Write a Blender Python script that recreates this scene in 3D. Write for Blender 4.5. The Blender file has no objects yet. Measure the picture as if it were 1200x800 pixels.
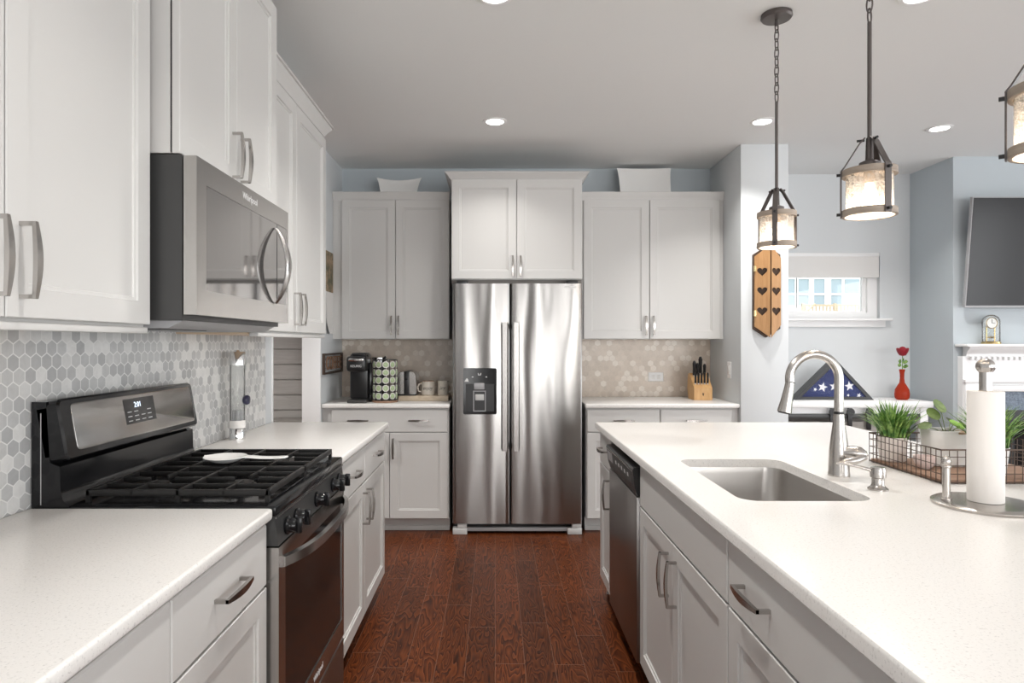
import bpy, bmesh, math, random
from mathutils import Vector, Matrix
random.seed(7)
S = bpy.context.scene
COL = S.collection

# ------------------------------------------------------------------ camera, world, exposure
CAM_H = 1.345
cd = bpy.data.cameras.new('camera'); cam = bpy.data.objects.new('camera', cd); COL.objects.link(cam)
cam.location = (0, 0, CAM_H); cam.rotation_euler = (math.pi/2, 0, 0)
cd.sensor_width = 36; cd.lens = 770/1200*36; cd.shift_x = 20/1200; cd.shift_y = 1.5/1200
cd.clip_start = 0.02; cd.clip_end = 200
S.camera = cam
w = bpy.data.worlds.new('world'); S.world = w; w.use_nodes = True
bg = w.node_tree.nodes['Background']; bg.inputs[0].default_value = (0.93, 0.97, 1.0, 1); bg.inputs[1].default_value = 2.6
S.view_settings.view_transform = 'Standard'; S.view_settings.look = 'None'
S.view_settings.exposure = 0.2; S.view_settings.gamma = 1.0; S.view_settings.use_curve_mapping = False

def area_light(name, loc, rot, sx, sy, power, color=(1, 1, 1)):
    l = bpy.data.lights.new(name, 'AREA'); l.shape = 'RECTANGLE'; l.size = sx; l.size_y = sy
    l.energy = power; l.color = color
    o = bpy.data.objects.new(name, l); COL.objects.link(o); o.location = loc; o.rotation_euler = rot
    return o
PI = math.pi
# daylight standing in the openings of the rear wall (behind the camera) and of the living room's right wall
REAR_Y = -4.6; RIGHT_X = 5.9; CEIL = 2.74
REAR_OPEN = [(-0.74, -0.46, 0.12, 2.35), (0.72, 1.16, 0.12, 2.35), (1.38, 1.54, 0.12, 2.35), (1.95, 2.95, 0.12, 2.25), (3.5, 5.3, 0.5, 2.3)]
RIGHT_OPEN = [(-3.6, -1.2, 0.4, 2.35), (-0.4, 2.0, 0.4, 2.35), (2.6, 4.2, 0.5, 2.35)]
for i, (a, b, c, d) in enumerate(REAR_OPEN):
    area_light('daylight_rear', ((a+b)/2, REAR_Y-0.06, (c+d)/2), (PI/2, 0, 0), b-a, d-c, (27 if b < 1.6 else 22)*(b-a)*(d-c), (1, 0.985, 0.965))
for i, (a, b, c, d) in enumerate(RIGHT_OPEN):
    area_light('daylight_right', (RIGHT_X+0.06, (a+b)/2, (c+d)/2), (PI/2, 0, PI/2), b-a, d-c, 6.5*(b-a)*(d-c), (0.985, 0.99, 1))
DOWNLIGHT_W = 11

# ------------------------------------------------------------------ materials
def mat(name, col, rough=0.5, metal=0.0, **kw):
    m = bpy.data.materials.new(name); m.use_nodes = True
    b = m.node_tree.nodes['Principled BSDF']
    b.inputs['Base Color'].default_value = (*col, 1); b.inputs['Roughness'].default_value = rough
    b.inputs['Metallic'].default_value = metal
    for k, v in kw.items():
        b.inputs[k.replace('_', ' ')].default_value = v
    return m
def nt(m): return m.node_tree.nodes, m.node_tree.links, m.node_tree.nodes['Principled BSDF']
def math_node(N, L, op, a, b=None, c=None):
    n = N.new('ShaderNodeMath'); n.operation = op
    for i, x in enumerate((a, b, c)):
        if x is None: continue
        if isinstance(x, (int, float)): n.inputs[i].default_value = x
        else: L.new(x, n.inputs[i])
    return n.outputs[0]
def coords(N, L, scale=(1, 1, 1), rot=(0, 0, 0), kind='Object'):
    t = N.new('ShaderNodeTexCoord'); mp = N.new('ShaderNodeMapping')
    mp.inputs['Scale'].default_value = scale; mp.inputs['Rotation'].default_value = rot
    L.new(t.outputs[kind], mp.inputs[0]); return mp.outputs[0]
def noise(N, L, vec, scale, detail=3, rough=0.5, dist=0.0):
    n = N.new('ShaderNodeTexNoise'); n.inputs['Scale'].default_value = scale
    n.inputs['Detail'].default_value = detail; n.inputs['Roughness'].default_value = rough
    n.inputs['Distortion'].default_value = dist
    L.new(vec, n.inputs['Vector']); return n.outputs['Fac']
def ramp(N, L, fac, stops):
    r = N.new('ShaderNodeValToRGB'); e = r.color_ramp.elements
    while len(e) < len(stops): e.new(0.5)
    for i, (p, c) in enumerate(stops): e[i].position = p; e[i].color = (*c, 1)
    L.new(fac, r.inputs[0]); return r.outputs[0]
def bump(N, L, B, h, strength=0.1, dist=0.002):
    b = N.new('ShaderNodeBump'); b.inputs['Strength'].default_value = strength; b.inputs['Distance'].default_value = dist
    L.new(h, b.inputs['Height']); L.new(b.outputs[0], B.inputs['Normal'])

M = {}
M['paint'] = mat('cabinet_paint', (0.60, 0.592, 0.578), 0.32)
M['paint_frame'] = mat('cabinet_frame_paint', (0.58, 0.572, 0.558), 0.4)
M['underside'] = mat('cabinet_underside_maple', (0.62, 0.47, 0.33), 0.5)
M['gap'] = mat('shadow_gap_black', (0.012, 0.012, 0.013), 0.6)
M['wall_shaded'] = mat('wall_paint_shaded', (0.47, 0.515, 0.545), 0.65)  # same wall paint, darkened so its colour carries the shade on these walls
M['wall_lit'] = mat('wall_paint_lit', (0.66, 0.685, 0.70), 0.6)  # lit copy of the one wall paint, kept lighter for bright walls
M['wall_dark'] = mat('wall_paint_taupe', (0.22, 0.21, 0.20), 0.6)
M['ceiling'] = mat('ceiling_paint', (0.82, 0.83, 0.822), 0.8)
M['trim'] = mat('trim_white', (0.88, 0.88, 0.88), 0.35)
M['white_gloss'] = mat('white_ceramic', (0.82, 0.815, 0.80), 0.15)
M['black'] = mat('black_enamel', (0.008, 0.008, 0.009), 0.12, 0.0, Specular_IOR_Level=0.35)
M['black_matte'] = mat('black_cast_iron', (0.012, 0.0115, 0.0115), 0.42, 0.0, Specular_IOR_Level=0.35)
M['black_plastic'] = mat('black_plastic', (0.014, 0.014, 0.015), 0.3)
M['charcoal'] = mat('charcoal_metal', (0.06, 0.06, 0.06), 0.4, 0.4)
M['nickel'] = mat('brushed_nickel', (0.50, 0.475, 0.45), 0.27, 1.0)
M['chrome'] = mat('chrome', (0.75, 0.75, 0.75), 0.1, 1.0)
M['pull'] = mat('pull_nickel', (0.48, 0.46, 0.44), 0.22, 1.0)
M['pull_dark'] = mat('pull_dark_nickel', (0.40, 0.38, 0.36), 0.22, 1.0)
M['dark_glass'] = mat('dark_oven_glass', (0.012, 0.011, 0.011), 0.08, 0.0, Specular_IOR_Level=0.35)
M['mirror_glass'] = mat('microwave_window_glass', (0.30, 0.29, 0.285), 0.04, 0.85)
M['screen'] = mat('tv_screen', (0.028, 0.028, 0.03), 0.22, 0.0, Specular_IOR_Level=0.3)
M['towel'] = mat('paper_towel', (0.80, 0.77, 0.74), 0.9)
M['brass'] = mat('brass', (0.55, 0.42, 0.2), 0.25, 1.0)
M['red'] = mat('rose_red', (0.28, 0.008, 0.02), 0.5)
M['pod_white'] = mat('pod_white', (0.68, 0.66, 0.62), 0.4)
M['star'] = mat('star_white', (0.85, 0.85, 0.88), 0.7)
M['iron_brown'] = mat('rusty_wire', (0.10, 0.07, 0.055), 0.5, 0.6)
M['bronze'] = mat('pendant_iron', (0.13, 0.115, 0.11), 0.42, 0.7)
M['pink'] = mat('pale_pink_ceramic', (0.72, 0.60, 0.57), 0.3)
M['pinkpot'] = mat('blush_white_ceramic', (0.76, 0.69, 0.65), 0.35)
M['soil'] = mat('soil', (0.04, 0.028, 0.02), 0.9)
M['navy'] = mat('navy_plastic', (0.03, 0.03, 0.07), 0.3)
M['stone_grey'] = mat('washed_wood_ring', (0.32, 0.28, 0.24), 0.6)
M['socket'] = mat('socket_tan', (0.35, 0.25, 0.16), 0.5)
M['siding_trim'] = mat('house_trim', (0.85, 0.85, 0.85), 0.5)
M['house_glass'] = mat('house_window_glass', (0.30, 0.38, 0.43), 0.15)
M['deck'] = mat('deck_wood', (0.55, 0.42, 0.30), 0.7)
M['lawn'] = mat('lawn', (0.35, 0.40, 0.25), 0.9)
M['cream'] = mat('mug_cream', (0.62, 0.57, 0.50), 0.3)
M['ink'] = mat('dark_ink', (0.03, 0.025, 0.025), 0.6)
M['silver_ink'] = mat('silver_ink', (0.72, 0.72, 0.72), 0.35)
M['grey_plastic'] = mat('grey_plastic', (0.36, 0.36, 0.37), 0.35)
M['light_grey'] = mat('light_grey_plastic', (0.55, 0.55, 0.54), 0.4)
M['fabric_shade'] = mat('shade_fabric', (0.80, 0.79, 0.77), 0.9)

def emis(name, col, st):
    m = bpy.data.materials.new(name); m.use_nodes = True; N, L, B = nt(m)
    B.inputs['Base Color'].default_value = (*col, 1); B.inputs['Emission Color'].default_value = (*col, 1)
    B.inputs['Emission Strength'].default_value = st; return m
M['lamp_disc'] = emis('downlight_lens', (1, 0.97, 0.92), 9)
M['bulb'] = emis('warm_bulb', (1, 0.82, 0.62), 9)
M['digits'] = emis('display_digits', (0.75, 0.85, 1.0), 1.2)

def thin_glass(name, tint, haze, hazecol=(0.8, 0.78, 0.74), seeded=False, gl=0.02, ior=1.45):
    m = bpy.data.materials.new(name); m.use_nodes = True
    N, L = m.node_tree.nodes, m.node_tree.links; N.clear()
    out = N.new('ShaderNodeOutputMaterial'); tr = N.new('ShaderNodeBsdfTransparent'); tr.inputs[0].default_value = (*tint, 1)
    g = N.new('ShaderNodeBsdfGlossy'); g.inputs['Roughness'].default_value = gl
    fr = N.new('ShaderNodeFresnel'); fr.inputs[0].default_value = ior
    mx = N.new('ShaderNodeMixShader'); L.new(fr.outputs[0], mx.inputs[0]); L.new(tr.outputs[0], mx.inputs[1]); L.new(g.outputs[0], mx.inputs[2])
    last = mx.outputs[0]
    if haze > 0:
        df = N.new('ShaderNodeBsdfTranslucent'); df.inputs[0].default_value = (*hazecol, 1)
        dd = N.new('ShaderNodeBsdfDiffuse'); dd.inputs[0].default_value = (*hazecol, 1)
        ad = N.new('ShaderNodeMixShader'); ad.inputs[0].default_value = 0.5; L.new(df.outputs[0], ad.inputs[1]); L.new(dd.outputs[0], ad.inputs[2])
        m2 = N.new('ShaderNodeMixShader'); L.new(last, m2.inputs[1]); L.new(ad.outputs[0], m2.inputs[2])
        if seeded:
            v = coords(N, L); n = noise(N, L, v, 160, 3, 0.6)
            r = N.new('ShaderNodeMapRange'); r.inputs[1].default_value = 0.38; r.inputs[2].default_value = 0.66
            r.inputs[3].default_value = haze*0.2; r.inputs[4].default_value = haze*1.9; L.new(n, r.inputs[0]); L.new(r.outputs[0], m2.inputs[0])
        else: m2.inputs[0].default_value = haze
        last = m2.outputs[0]
    L.new(last, out.inputs[0]); return m
M['seeded'] = thin_glass('seeded_lantern_glass', (0.97, 0.96, 0.95), 0.19, (0.93, 0.91, 0.88), True)
M['clear'] = thin_glass('clear_glass', (0.98, 0.985, 0.98), 0.10, (0.9, 0.9, 0.9), ior=1.2)
M['case_glass'] = thin_glass('flag_case_glass', (0.98, 0.98, 0.98), 0.0, ior=1.1)
M['pane'] = thin_glass('window_pane_glass', (0.97, 0.98, 0.98), 0.0)
M['red_glass'] = thin_glass('orange_red_glass', (0.75, 0.14, 0.07), 0.55, (0.72, 0.10, 0.04))

def stainless(name, col, rough, aniso, wav, rot=0.0, wscale=(3.6, 3.6, 0.55)):
    m = mat(name, col, rough, 1.0); N, L, B = nt(m)
    B.inputs['Anisotropic'].default_value = aniso
    B.inputs['Anisotropic Rotation'].default_value = rot
    t = N.new('ShaderNodeTangent'); t.direction_type = 'RADIAL'; t.axis = 'Z'; L.new(t.outputs[0], B.inputs['Tangent'])
    if wav:
        v = coords(N, L, wscale); n = noise(N, L, v, 1.0, 1.0, 0.4)
        bump(N, L, B, n, 1.0, wav)
    return m
M['fridge_steel'] = stainless('fridge_stainless', (0.345, 0.335, 0.325), 0.20, 0.92, 0.022, 0.25)
M['steel'] = stainless('stainless_panel', (0.47, 0.455, 0.44), 0.24, 0.5, 0.0, 0.25)
M['dark_steel'] = stainless('dishwasher_stainless', (0.33, 0.315, 0.305), 0.30, 0.5, 0.0, 0.0)
def sink_steel():
    m = mat('sink_steel', (0.50, 0.48, 0.46), 0.30, 1.0); N, L, B = nt(m)
    v = coords(N, L, (60, 4, 60)); n = noise(N, L, v, 6, 3); bump(N, L, B, n, 0.08, 0.001); return m
M['sink'] = sink_steel()

def quartz(name, base):
    m = mat(name, base, 0.27); N, L, B = nt(m)
    v = coords(N, L)
    n1 = noise(N, L, v, 210, 2, 0.6); n2 = noise(N, L, v, 70, 3, 0.7)
    d = tuple(c*0.80 for c in base); l = tuple(min(1, c*1.06) for c in base)
    c1 = ramp(N, L, n1, [(0.30, d), (0.42, base), (0.60, base), (0.74, l)])
    c2 = ramp(N, L, n2, [(0.26, tuple(c*0.86 for c in base)), (0.36, (1, 1, 1))])
    mx = N.new('ShaderNodeMix'); mx.data_type = 'RGBA'; mx.blend_type = 'MULTIPLY'; mx.inputs[0].default_value = 0.6
    L.new(c1, mx.inputs[6]); L.new(c2, mx.inputs[7]); L.new(mx.outputs[2], B.inputs['Base Color']); return m
M['quartz'] = quartz('white_quartz', (0.80, 0.782, 0.76))

def floor_mat():
    m = mat('dark_oak_floor', (0.1, 0.04, 0.02), 0.25); N, L, B = nt(m)
    t = N.new('ShaderNodeTexCoord'); sep = N.new('ShaderNodeSeparateXYZ'); L.new(t.outputs['Object'], sep.inputs[0])
    x, y = sep.outputs[0], sep.outputs[1]
    W = 0.124
    row = math_node(N, L, 'FLOOR', math_node(N, L, 'DIVIDE', x, W))
    wn = N.new('ShaderNodeTexWhiteNoise'); wn.noise_dimensions = '1D'; L.new(row, wn.inputs['W'])
    yo = math_node(N, L, 'ADD', y, math_node(N, L, 'MULTIPLY', wn.outputs['Value'], 3.0))
    brd = math_node(N, L, 'FLOOR', math_node(N, L, 'DIVIDE', yo, 0.9))
    cmb = N.new('ShaderNodeCombineXYZ'); L.new(row, cmb.inputs[0]); L.new(brd, cmb.inputs[1])
    w2 = N.new('ShaderNodeTexWhiteNoise'); w2.noise_dimensions = '3D'; L.new(cmb.outputs[0], w2.inputs['Vector'])
    # cathedral grain: contour bands of a noise that is stretched along the board
    off = N.new('ShaderNodeVectorMath'); off.operation = 'MULTIPLY_ADD'
    L.new(w2.outputs['Color'], off.inputs[0]); off.inputs[1].default_value = (7, 7, 7)
    sc = N.new('ShaderNodeVectorMath'); sc.operation = 'MULTIPLY'; L.new(t.outputs['Object'], sc.inputs[0]); sc.inputs[1].default_value = (12.0, 2.1, 1)
    L.new(sc.outputs[0], off.inputs[2])
    n = noise(N, L, off.outputs[0], 1.1, 2.2, 0.5, 0.35)
    bands = math_node(N, L, 'FRACT', math_node(N, L, 'MULTIPLY', n, 17))
    sc2 = N.new('ShaderNodeVectorMath'); sc2.operation = 'MULTIPLY'; L.new(t.outputs['Object'], sc2.inputs[0]); sc2.inputs[1].default_value = (240, 12, 1)
    fine = noise(N, L, sc2.outputs[0], 1.0, 3, 0.6)
    g = math_node(N, L, 'ADD', math_node(N, L, 'MULTIPLY', bands, 0.62), math_node(N, L, 'MULTIPLY', fine, 0.45))
    c = ramp(N, L, g, [(0.14, (0.013, 0.0038, 0.0018)), (0.34, (0.052, 0.0132, 0.0045)), (0.62, (0.102, 0.0265, 0.0078)), (0.92, (0.155, 0.043, 0.0125))])
    hv = N.new('ShaderNodeHueSaturation'); L.new(c, hv.inputs['Color'])
    L.new(math_node(N, L, 'ADD', math_node(N, L, 'MULTIPLY', w2.outputs['Value'], 0.5), 0.78), hv.inputs['Value'])
    # seams, coloured lighter to paint in the highlight on the board bevels
    fx = math_node(N, L, 'FRACT', math_node(N, L, 'DIVIDE', x, W)); ex = math_node(N, L, 'LESS_THAN', fx, 0.018)
    fy = math_node(N, L, 'FRACT', math_node(N, L, 'DIVIDE', yo, 0.9)); ey = math_node(N, L, 'LESS_THAN', fy, 0.0035)
    e = math_node(N, L, 'MAXIMUM', ex, ey)
    mx = N.new('ShaderNodeMix'); mx.data_type = 'RGBA'; L.new(e, mx.inputs[0]); L.new(hv.outputs[0], mx.inputs[6]); mx.inputs[7].default_value = (0.17, 0.085, 0.055, 1)
    L.new(mx.outputs[2], B.inputs['Base Color'])
    bump(N, L, B, math_node(N, L, 'SUBTRACT', g, math_node(N, L, 'MULTIPLY', e, 1.0)), 0.25, 0.001)
    B.inputs['Roughness'].default_value = 0.36; B.inputs['Specular IOR Level'].default_value = 0.15
    return m
M['floor'] = floor_mat()

def hex_mat(name, axis_u, width, cols, grout, rough=0.28):
    m = mat(name, cols[0], rough); N, L, B = nt(m)
    t = N.new('ShaderNodeTexCoord'); sep = N.new('ShaderNodeSeparateXYZ'); L.new(t.outputs['Object'], sep.inputs[0])
    u = math_node(N, L, 'DIVIDE', sep.outputs[axis_u], width); v = math_node(N, L, 'DIVIDE', sep.outputs[2], width)
    R3 = math.sqrt(3)
    def cell(du, dv):
        a = math_node(N, L, 'SUBTRACT', math_node(N, L, 'FLOORED_MODULO', math_node(N, L, 'ADD', u, du), 1.0), 0.5)
        b = math_node(N, L, 'SUBTRACT', math_node(N, L, 'FLOORED_MODULO', math_node(N, L, 'ADD', v, dv), R3), R3/2)
        return a, b, math_node(N, L, 'ADD', math_node(N, L, 'MULTIPLY', a, a), math_node(N, L, 'MULTIPLY', b, b))
    a1, b1, l1 = cell(0, 0); a2, b2, l2 = cell(0.5, R3/2)
    pick = math_node(N, L, 'LESS_THAN', l2, l1)
    def mixv(p, q): 
        return math_node(N, L, 'ADD', math_node(N, L, 'MULTIPLY', p, math_node(N, L, 'SUBTRACT', 1.0, pick)), math_node(N, L, 'MULTIPLY', q, pick))
    gx, gy = mixv(a1, a2), mixv(b1, b2)
    idu = math_node(N, L, 'ROUND', math_node(N, L, 'MULTIPLY', math_node(N, L, 'SUBTRACT', u, gx), 4)); idv = math_node(N, L, 'ROUND', math_node(N, L, 'MULTIPLY', math_node(N, L, 'SUBTRACT', v, gy), 4))
    ax = math_node(N, L, 'ABSOLUTE', gx); ay = math_node(N, L, 'ABSOLUTE', gy)
    dist = math_node(N, L, 'MAXIMUM', ax, math_node(N, L, 'ADD', math_node(N, L, 'MULTIPLY', ax, 0.5), math_node(N, L, 'MULTIPLY', ay, R3/2)))
    gr = math_node(N, L, 'GREATER_THAN', dist, 0.462)
    cmb = N.new('ShaderNodeCombineXYZ'); L.new(idu, cmb.inputs[0]); L.new(idv, cmb.inputs[1])
    wn = N.new('ShaderNodeTexWhiteNoise'); L.new(cmb.outputs[0], wn.inputs['Vector'])
    c = ramp(N, L, wn.outputs['Value'], [(0.0, cols[0]), (0.45, cols[1]), (0.74, cols[2]), (0.82, cols[3])])
    vn = noise(N, L, coords(N, L), 28, 4, 0.6, 1.2)
    hv = N.new('ShaderNodeHueSaturation'); L.new(c, hv.inputs['Color']); L.new(math_node(N, L, 'ADD', math_node(N, L, 'MULTIPLY', vn, 0.3), 0.85), hv.inputs['Value'])
    mx = N.new('ShaderNodeMix'); mx.data_type = 'RGBA'; L.new(gr, mx.inputs[0]); L.new(hv.outputs[0], mx.inputs[6]); mx.inputs[7].default_value = (*grout, 1)
    L.new(mx.outputs[2], B.inputs['Base Color'])
    bump(N, L, B, math_node(N, L, 'SUBTRACT', 1.0, gr), 0.3, 0.001)
    return m
M['hex_left'] = hex_mat('marble_hex_tile', 1, 0.0415, [(0.42, 0.425, 0.43), (0.52, 0.525, 0.525), (0.56, 0.565, 0.56), (0.72, 0.72, 0.71)], (0.78, 0.78, 0.77))
M['hex_back'] = hex_mat('beige_hex_tile', 0, 0.047, [(0.62, 0.53, 0.445), (0.67, 0.575, 0.485), (0.70, 0.605, 0.515), (0.82, 0.745, 0.66)], (0.67, 0.585, 0.50))

def wood(name, a, b, scale=(3, 30, 3), sc=2.0, rough=0.5):
    m = mat(name, a, rough); N, L, B = nt(m)
    n = noise(N, L, coords(N, L, scale), sc, 4, 0.6, 0.8)
    L.new(ramp(N, L, n, [(0.3, a), (0.7, b)]), B.inputs['Base Color']); return m
M['pine'] = wood('pine_wood', (0.36, 0.18, 0.065), (0.47, 0.26, 0.11), (40, 40, 4), 1.0, 0.45)
M['block_wood'] = wood('knife_block_wood', (0.55, 0.30, 0.11), (0.66, 0.40, 0.17), (30, 30, 6), 1.0, 0.4)
M['dark_wood'] = wood('dark_wood', (0.05, 0.026, 0.014), (0.09, 0.048, 0.026), (30, 30, 5), 1.0, 0.6)
M['basket_wood'] = wood('basket_wood', (0.22, 0.12, 0.075), (0.34, 0.21, 0.14), (6, 40, 6), 1.0, 0.6)
M['ring_wood'] = wood('lantern_ring_wood', (0.27, 0.22, 0.18), (0.40, 0.34, 0.28), (8, 8, 60), 1.0, 0.6)
M['riser'] = wood('riser_board', (0.52, 0.42, 0.31), (0.64, 0.54, 0.42), (10, 30, 30), 1.5, 0.5)
M['shiplap'] = wood('grey_shiplap', (0.37, 0.345, 0.325), (0.44, 0.415, 0.395), (3, 3, 30), 2.0, 0.6)
M['greywood'] = wood('grey_wood', (0.20, 0.185, 0.17), (0.28, 0.26, 0.24), (3, 3, 30), 2.0, 0.6)
def two_tone(name, a, b, sc, lo=0.4, hi=0.6, rough=0.6):
    m = mat(name, a, rough); N, L, B = nt(m)
    n = noise(N, L, coords(N, L), sc, 4, 0.6); L.new(ramp(N, L, n, [(lo, a), (hi, b)]), B.inputs['Base Color']); return m
M['slate'] = two_tone('slate_tile', (0.07, 0.10, 0.15), (0.20, 0.25, 0.32), 90, 0.35, 0.65, 0.35)
M['flag_blue'] = two_tone('flag_blue', (0.025, 0.035, 0.12), (0.04, 0.055, 0.17), 60, rough=0.8)
M['leaf'] = two_tone('leaf_green', (0.04, 0.14, 0.02), (0.27, 0.43, 0.11), 45, rough=0.45)
M['leaf_round'] = two_tone('round_leaf_green', (0.11, 0.17, 0.045), (0.19, 0.26, 0.085), 40, rough=0.4)
M['leaf_light'] = mat('light_leaf', (0.25, 0.46, 0.07), 0.45)
M['pod_green'] = two_tone('pod_lid_green', (0.30, 0.42, 0.20), (0.50, 0.58, 0.38), 120, rough=0.4)
M['photo'] = two_tone('calendar_picture', (0.10, 0.10, 0.055), (0.40, 0.28, 0.18), 14, 0.38, 0.62)
M['paper'] = mat('paper', (0.78, 0.76, 0.74), 0.8)
def siding():
    m = mat('house_siding', (0.78, 0.79, 0.80), 0.6); N, L, B = nt(m)
    t = N.new('ShaderNodeTexCoord'); sep = N.new('ShaderNodeSeparateXYZ'); L.new(t.outputs['Object'], sep.inputs[0])
    f = math_node(N, L, 'FRACT', math_node(N, L, 'DIVIDE', sep.outputs[2], 0.18))
    L.new(ramp(N, L, f, [(0.0, (0.45, 0.47, 0.49)), (0.10, (0.80, 0.81, 0.82))]), B.inputs['Base Color']); return m
M['siding'] = siding()

# ------------------------------------------------------------------ mesh helpers
class MB:
    def __init__(s, fr=None): s.v = []; s.f = []; s.fr = fr
    def add(s, vs, fs):
        o = len(s.v); s.v += [Vector(p) for p in vs]; s.f += [tuple(i+o for i in f) for f in fs]; return s
    def box(s, a0, a1, b0, b1, c0, c1, bev=0, seg=2):
        if bev <= 0:
            vs = [(x, y, z) for x in (a0, a1) for y in (b0, b1) for z in (c0, c1)]
            return s.add(vs, [(0, 1, 3, 2), (4, 6, 7, 5), (0, 4, 5, 1), (2, 3, 7, 6), (0, 2, 6, 4), (1, 5, 7, 3)])
        bm = bmesh.new(); bmesh.ops.create_cube(bm, size=1)
        for v in bm.verts: v.co = ((a0+a1)/2+v.co.x*(a1-a0), (b0+b1)/2+v.co.y*(b1-b0), (c0+c1)/2+v.co.z*(c1-c0))
        bev = min(bev, 0.49*min(abs(a1-a0), abs(b1-b0), abs(c1-c0)))
        bmesh.ops.bevel(bm, geom=list(bm.edges), offset=bev, segments=seg, profile=0.5, affect='EDGES')
        bm.verts.index_update(); s.add([v.co.copy() for v in bm.verts], [[v.index for v in f.verts] for f in bm.faces]); bm.free(); return s
    def loops(s, rings, closed=True, cap0=True, cap1=True):
        n = len(rings[0]); vs = [p for r in rings for p in r]; fs = []
        for i in range(len(rings)-1):
            for j in range(n if closed else n-1):
                k = (j+1) % n; fs.append((i*n+j, i*n+k, (i+1)*n+k, (i+1)*n+j))
        if cap0: fs.append(tuple(range(n-1, -1, -1)))
        if cap1: fs.append(tuple(range((len(rings)-1)*n, len(rings)*n)))
        return s.add(vs, fs)
    def cyl(s, p0, p1, r0, r1=None, n=24, caps=True):
        return s.tube([p0, p1], [r0, r0 if r1 is None else r1], n, caps)
    def lathe(s, prof, c=(0, 0, 0), n=32, cap0=True, cap1=True, axis='z'):
        rings = []
        for r, z in prof:
            ring = []
            for i in range(n):
                a = 2*PI*i/n; x, y = max(r, 1e-5)*math.cos(a), max(r, 1e-5)*math.sin(a)
                p = (x, y, z) if axis == 'z' else ((z, x, y) if axis == 'x' else (x, z, y))
                ring.append((c[0]+p[0], c[1]+p[1], c[2]+p[2]))
            rings.append(ring)
        return s.loops(rings, True, cap0, cap1)
    def tube(s, path, r, n=10, caps=True, closed=False, sec=None):
        P = [Vector(p) for p in path]; m = len(P)
        R = r if isinstance(r, (list, tuple)) else [r]*m
        T = []
        for i in range(m):
            if closed: t = (P[(i+1) % m]-P[i-1])
            else: t = (P[min(i+1, m-1)]-P[max(i-1, 0)])
            T.append(t.normalized())
        up = Vector((0, 0, 1)) if abs(T[0].z) < 0.9 else Vector((1, 0, 0))
        a = T[0].cross(up).normalized(); rings = []
        for i in range(m):
            if i: 
                a = (a - T[i]*a.dot(T[i]))
                a = a.normalized() if a.length > 1e-6 else T[i].orthogonal().normalized()
            b = T[i].cross(a)
            if sec: ring = [P[i]+a*(u*R[i])+b*(w_*R[i]) for u, w_ in sec]
            else: ring = [P[i]+(a*math.cos(2*PI*j/n)+b*math.sin(2*PI*j/n))*R[i] for j in range(n)]
            rings.append(ring)
        if closed: rings.append(rings[0])
        return s.loops(rings, True, caps and not closed, caps and not closed)
    def prism(s, poly, w0, w1, mp):
        return s.loops([[mp(u, v, w0) for u, v in poly], [mp(u, v, w1) for u, v in poly]])
    def rectloft(s, u0, u1, z0, z1, rings):
        # rings: (inset, d); coordinates (u, d, z)
        return s.loops([[(u0+i, d, z0+i), (u1-i, d, z0+i), (u1-i, d, z1-i), (u0+i, d, z1-i)] for i, d in rings])
    def plate(s, outer, holes, w0, w1, mp, ease=0.0):
        """flat plate with holes: outer and holes are 2D loops, thickness w0..w1 (w1 = the show face)"""
        bm = bmesh.new()
        def loop(pts):
            vs = [bm.verts.new((u, v, 0)) for u, v in pts]
            return vs, [bm.edges.new((vs[i], vs[(i+1) % len(vs)])) for i in range(len(vs))]
        es = []
        for l in [outer]+list(holes): es += loop(l)[1]
        bmesh.ops.triangle_fill(bm, use_beauty=True, use_dissolve=False, edges=es)
        bm.verts.index_update(); vs = [v.co.copy() for v in bm.verts]; fs = [[v.index for v in f.verts] for f in bm.faces]; bm.free()
        n = len(vs); c = Vector((sum(p[0] for p in outer)/len(outer), sum(p[1] for p in outer)/len(outer), 0))
        allv = [mp(p.x, p.y, w1) for p in vs]+[mp(p.x, p.y, w0) for p in vs]
        allf = fs+[[i+n for i in reversed(f)] for f in fs]
        k = 0
        for l in [outer]+list(holes):
            m = len(l)
            for i in range(m):
                a, b = k+i, k+(i+1) % m; allf.append((a, b, b+n, a+n))
            k += m
        return s.add(allv, allf)
    def xf(s, mtx):
        s.v = [mtx @ p for p in s.v]; return s
    def build(s, name, m, parent=None, local=False, ang=35, smooth=True, sub=0):
        vs = s.v
        if s.fr: vs = [Vector(s.fr(*p)) for p in vs]
        if parent is not None and not local:
            off = Vector((0, 0, 0)); q = parent
            while q is not None: off += q.location; q = q.parent
            vs = [p-off for p in vs]
        me = bpy.data.meshes.new(name); me.from_pydata([tuple(p) for p in vs], [], s.f)
        bm = bmesh.new(); bm.from_mesh(me); bmesh.ops.remove_doubles(bm, verts=bm.verts, dist=1e-6)
        bmesh.ops.recalc_face_normals(bm, faces=bm.faces); bm.to_mesh(me); bm.free()
        me.materials.append(M[m] if isinstance(m, str) else m)
        if smooth:
            for p in me.polygons: p.use_smooth = True
            me.set_sharp_from_angle(angle=math.radians(ang))
        o = bpy.data.objects.new(name, me); COL.objects.link(o)
        if parent is not None: o.parent = parent
        return o

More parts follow.
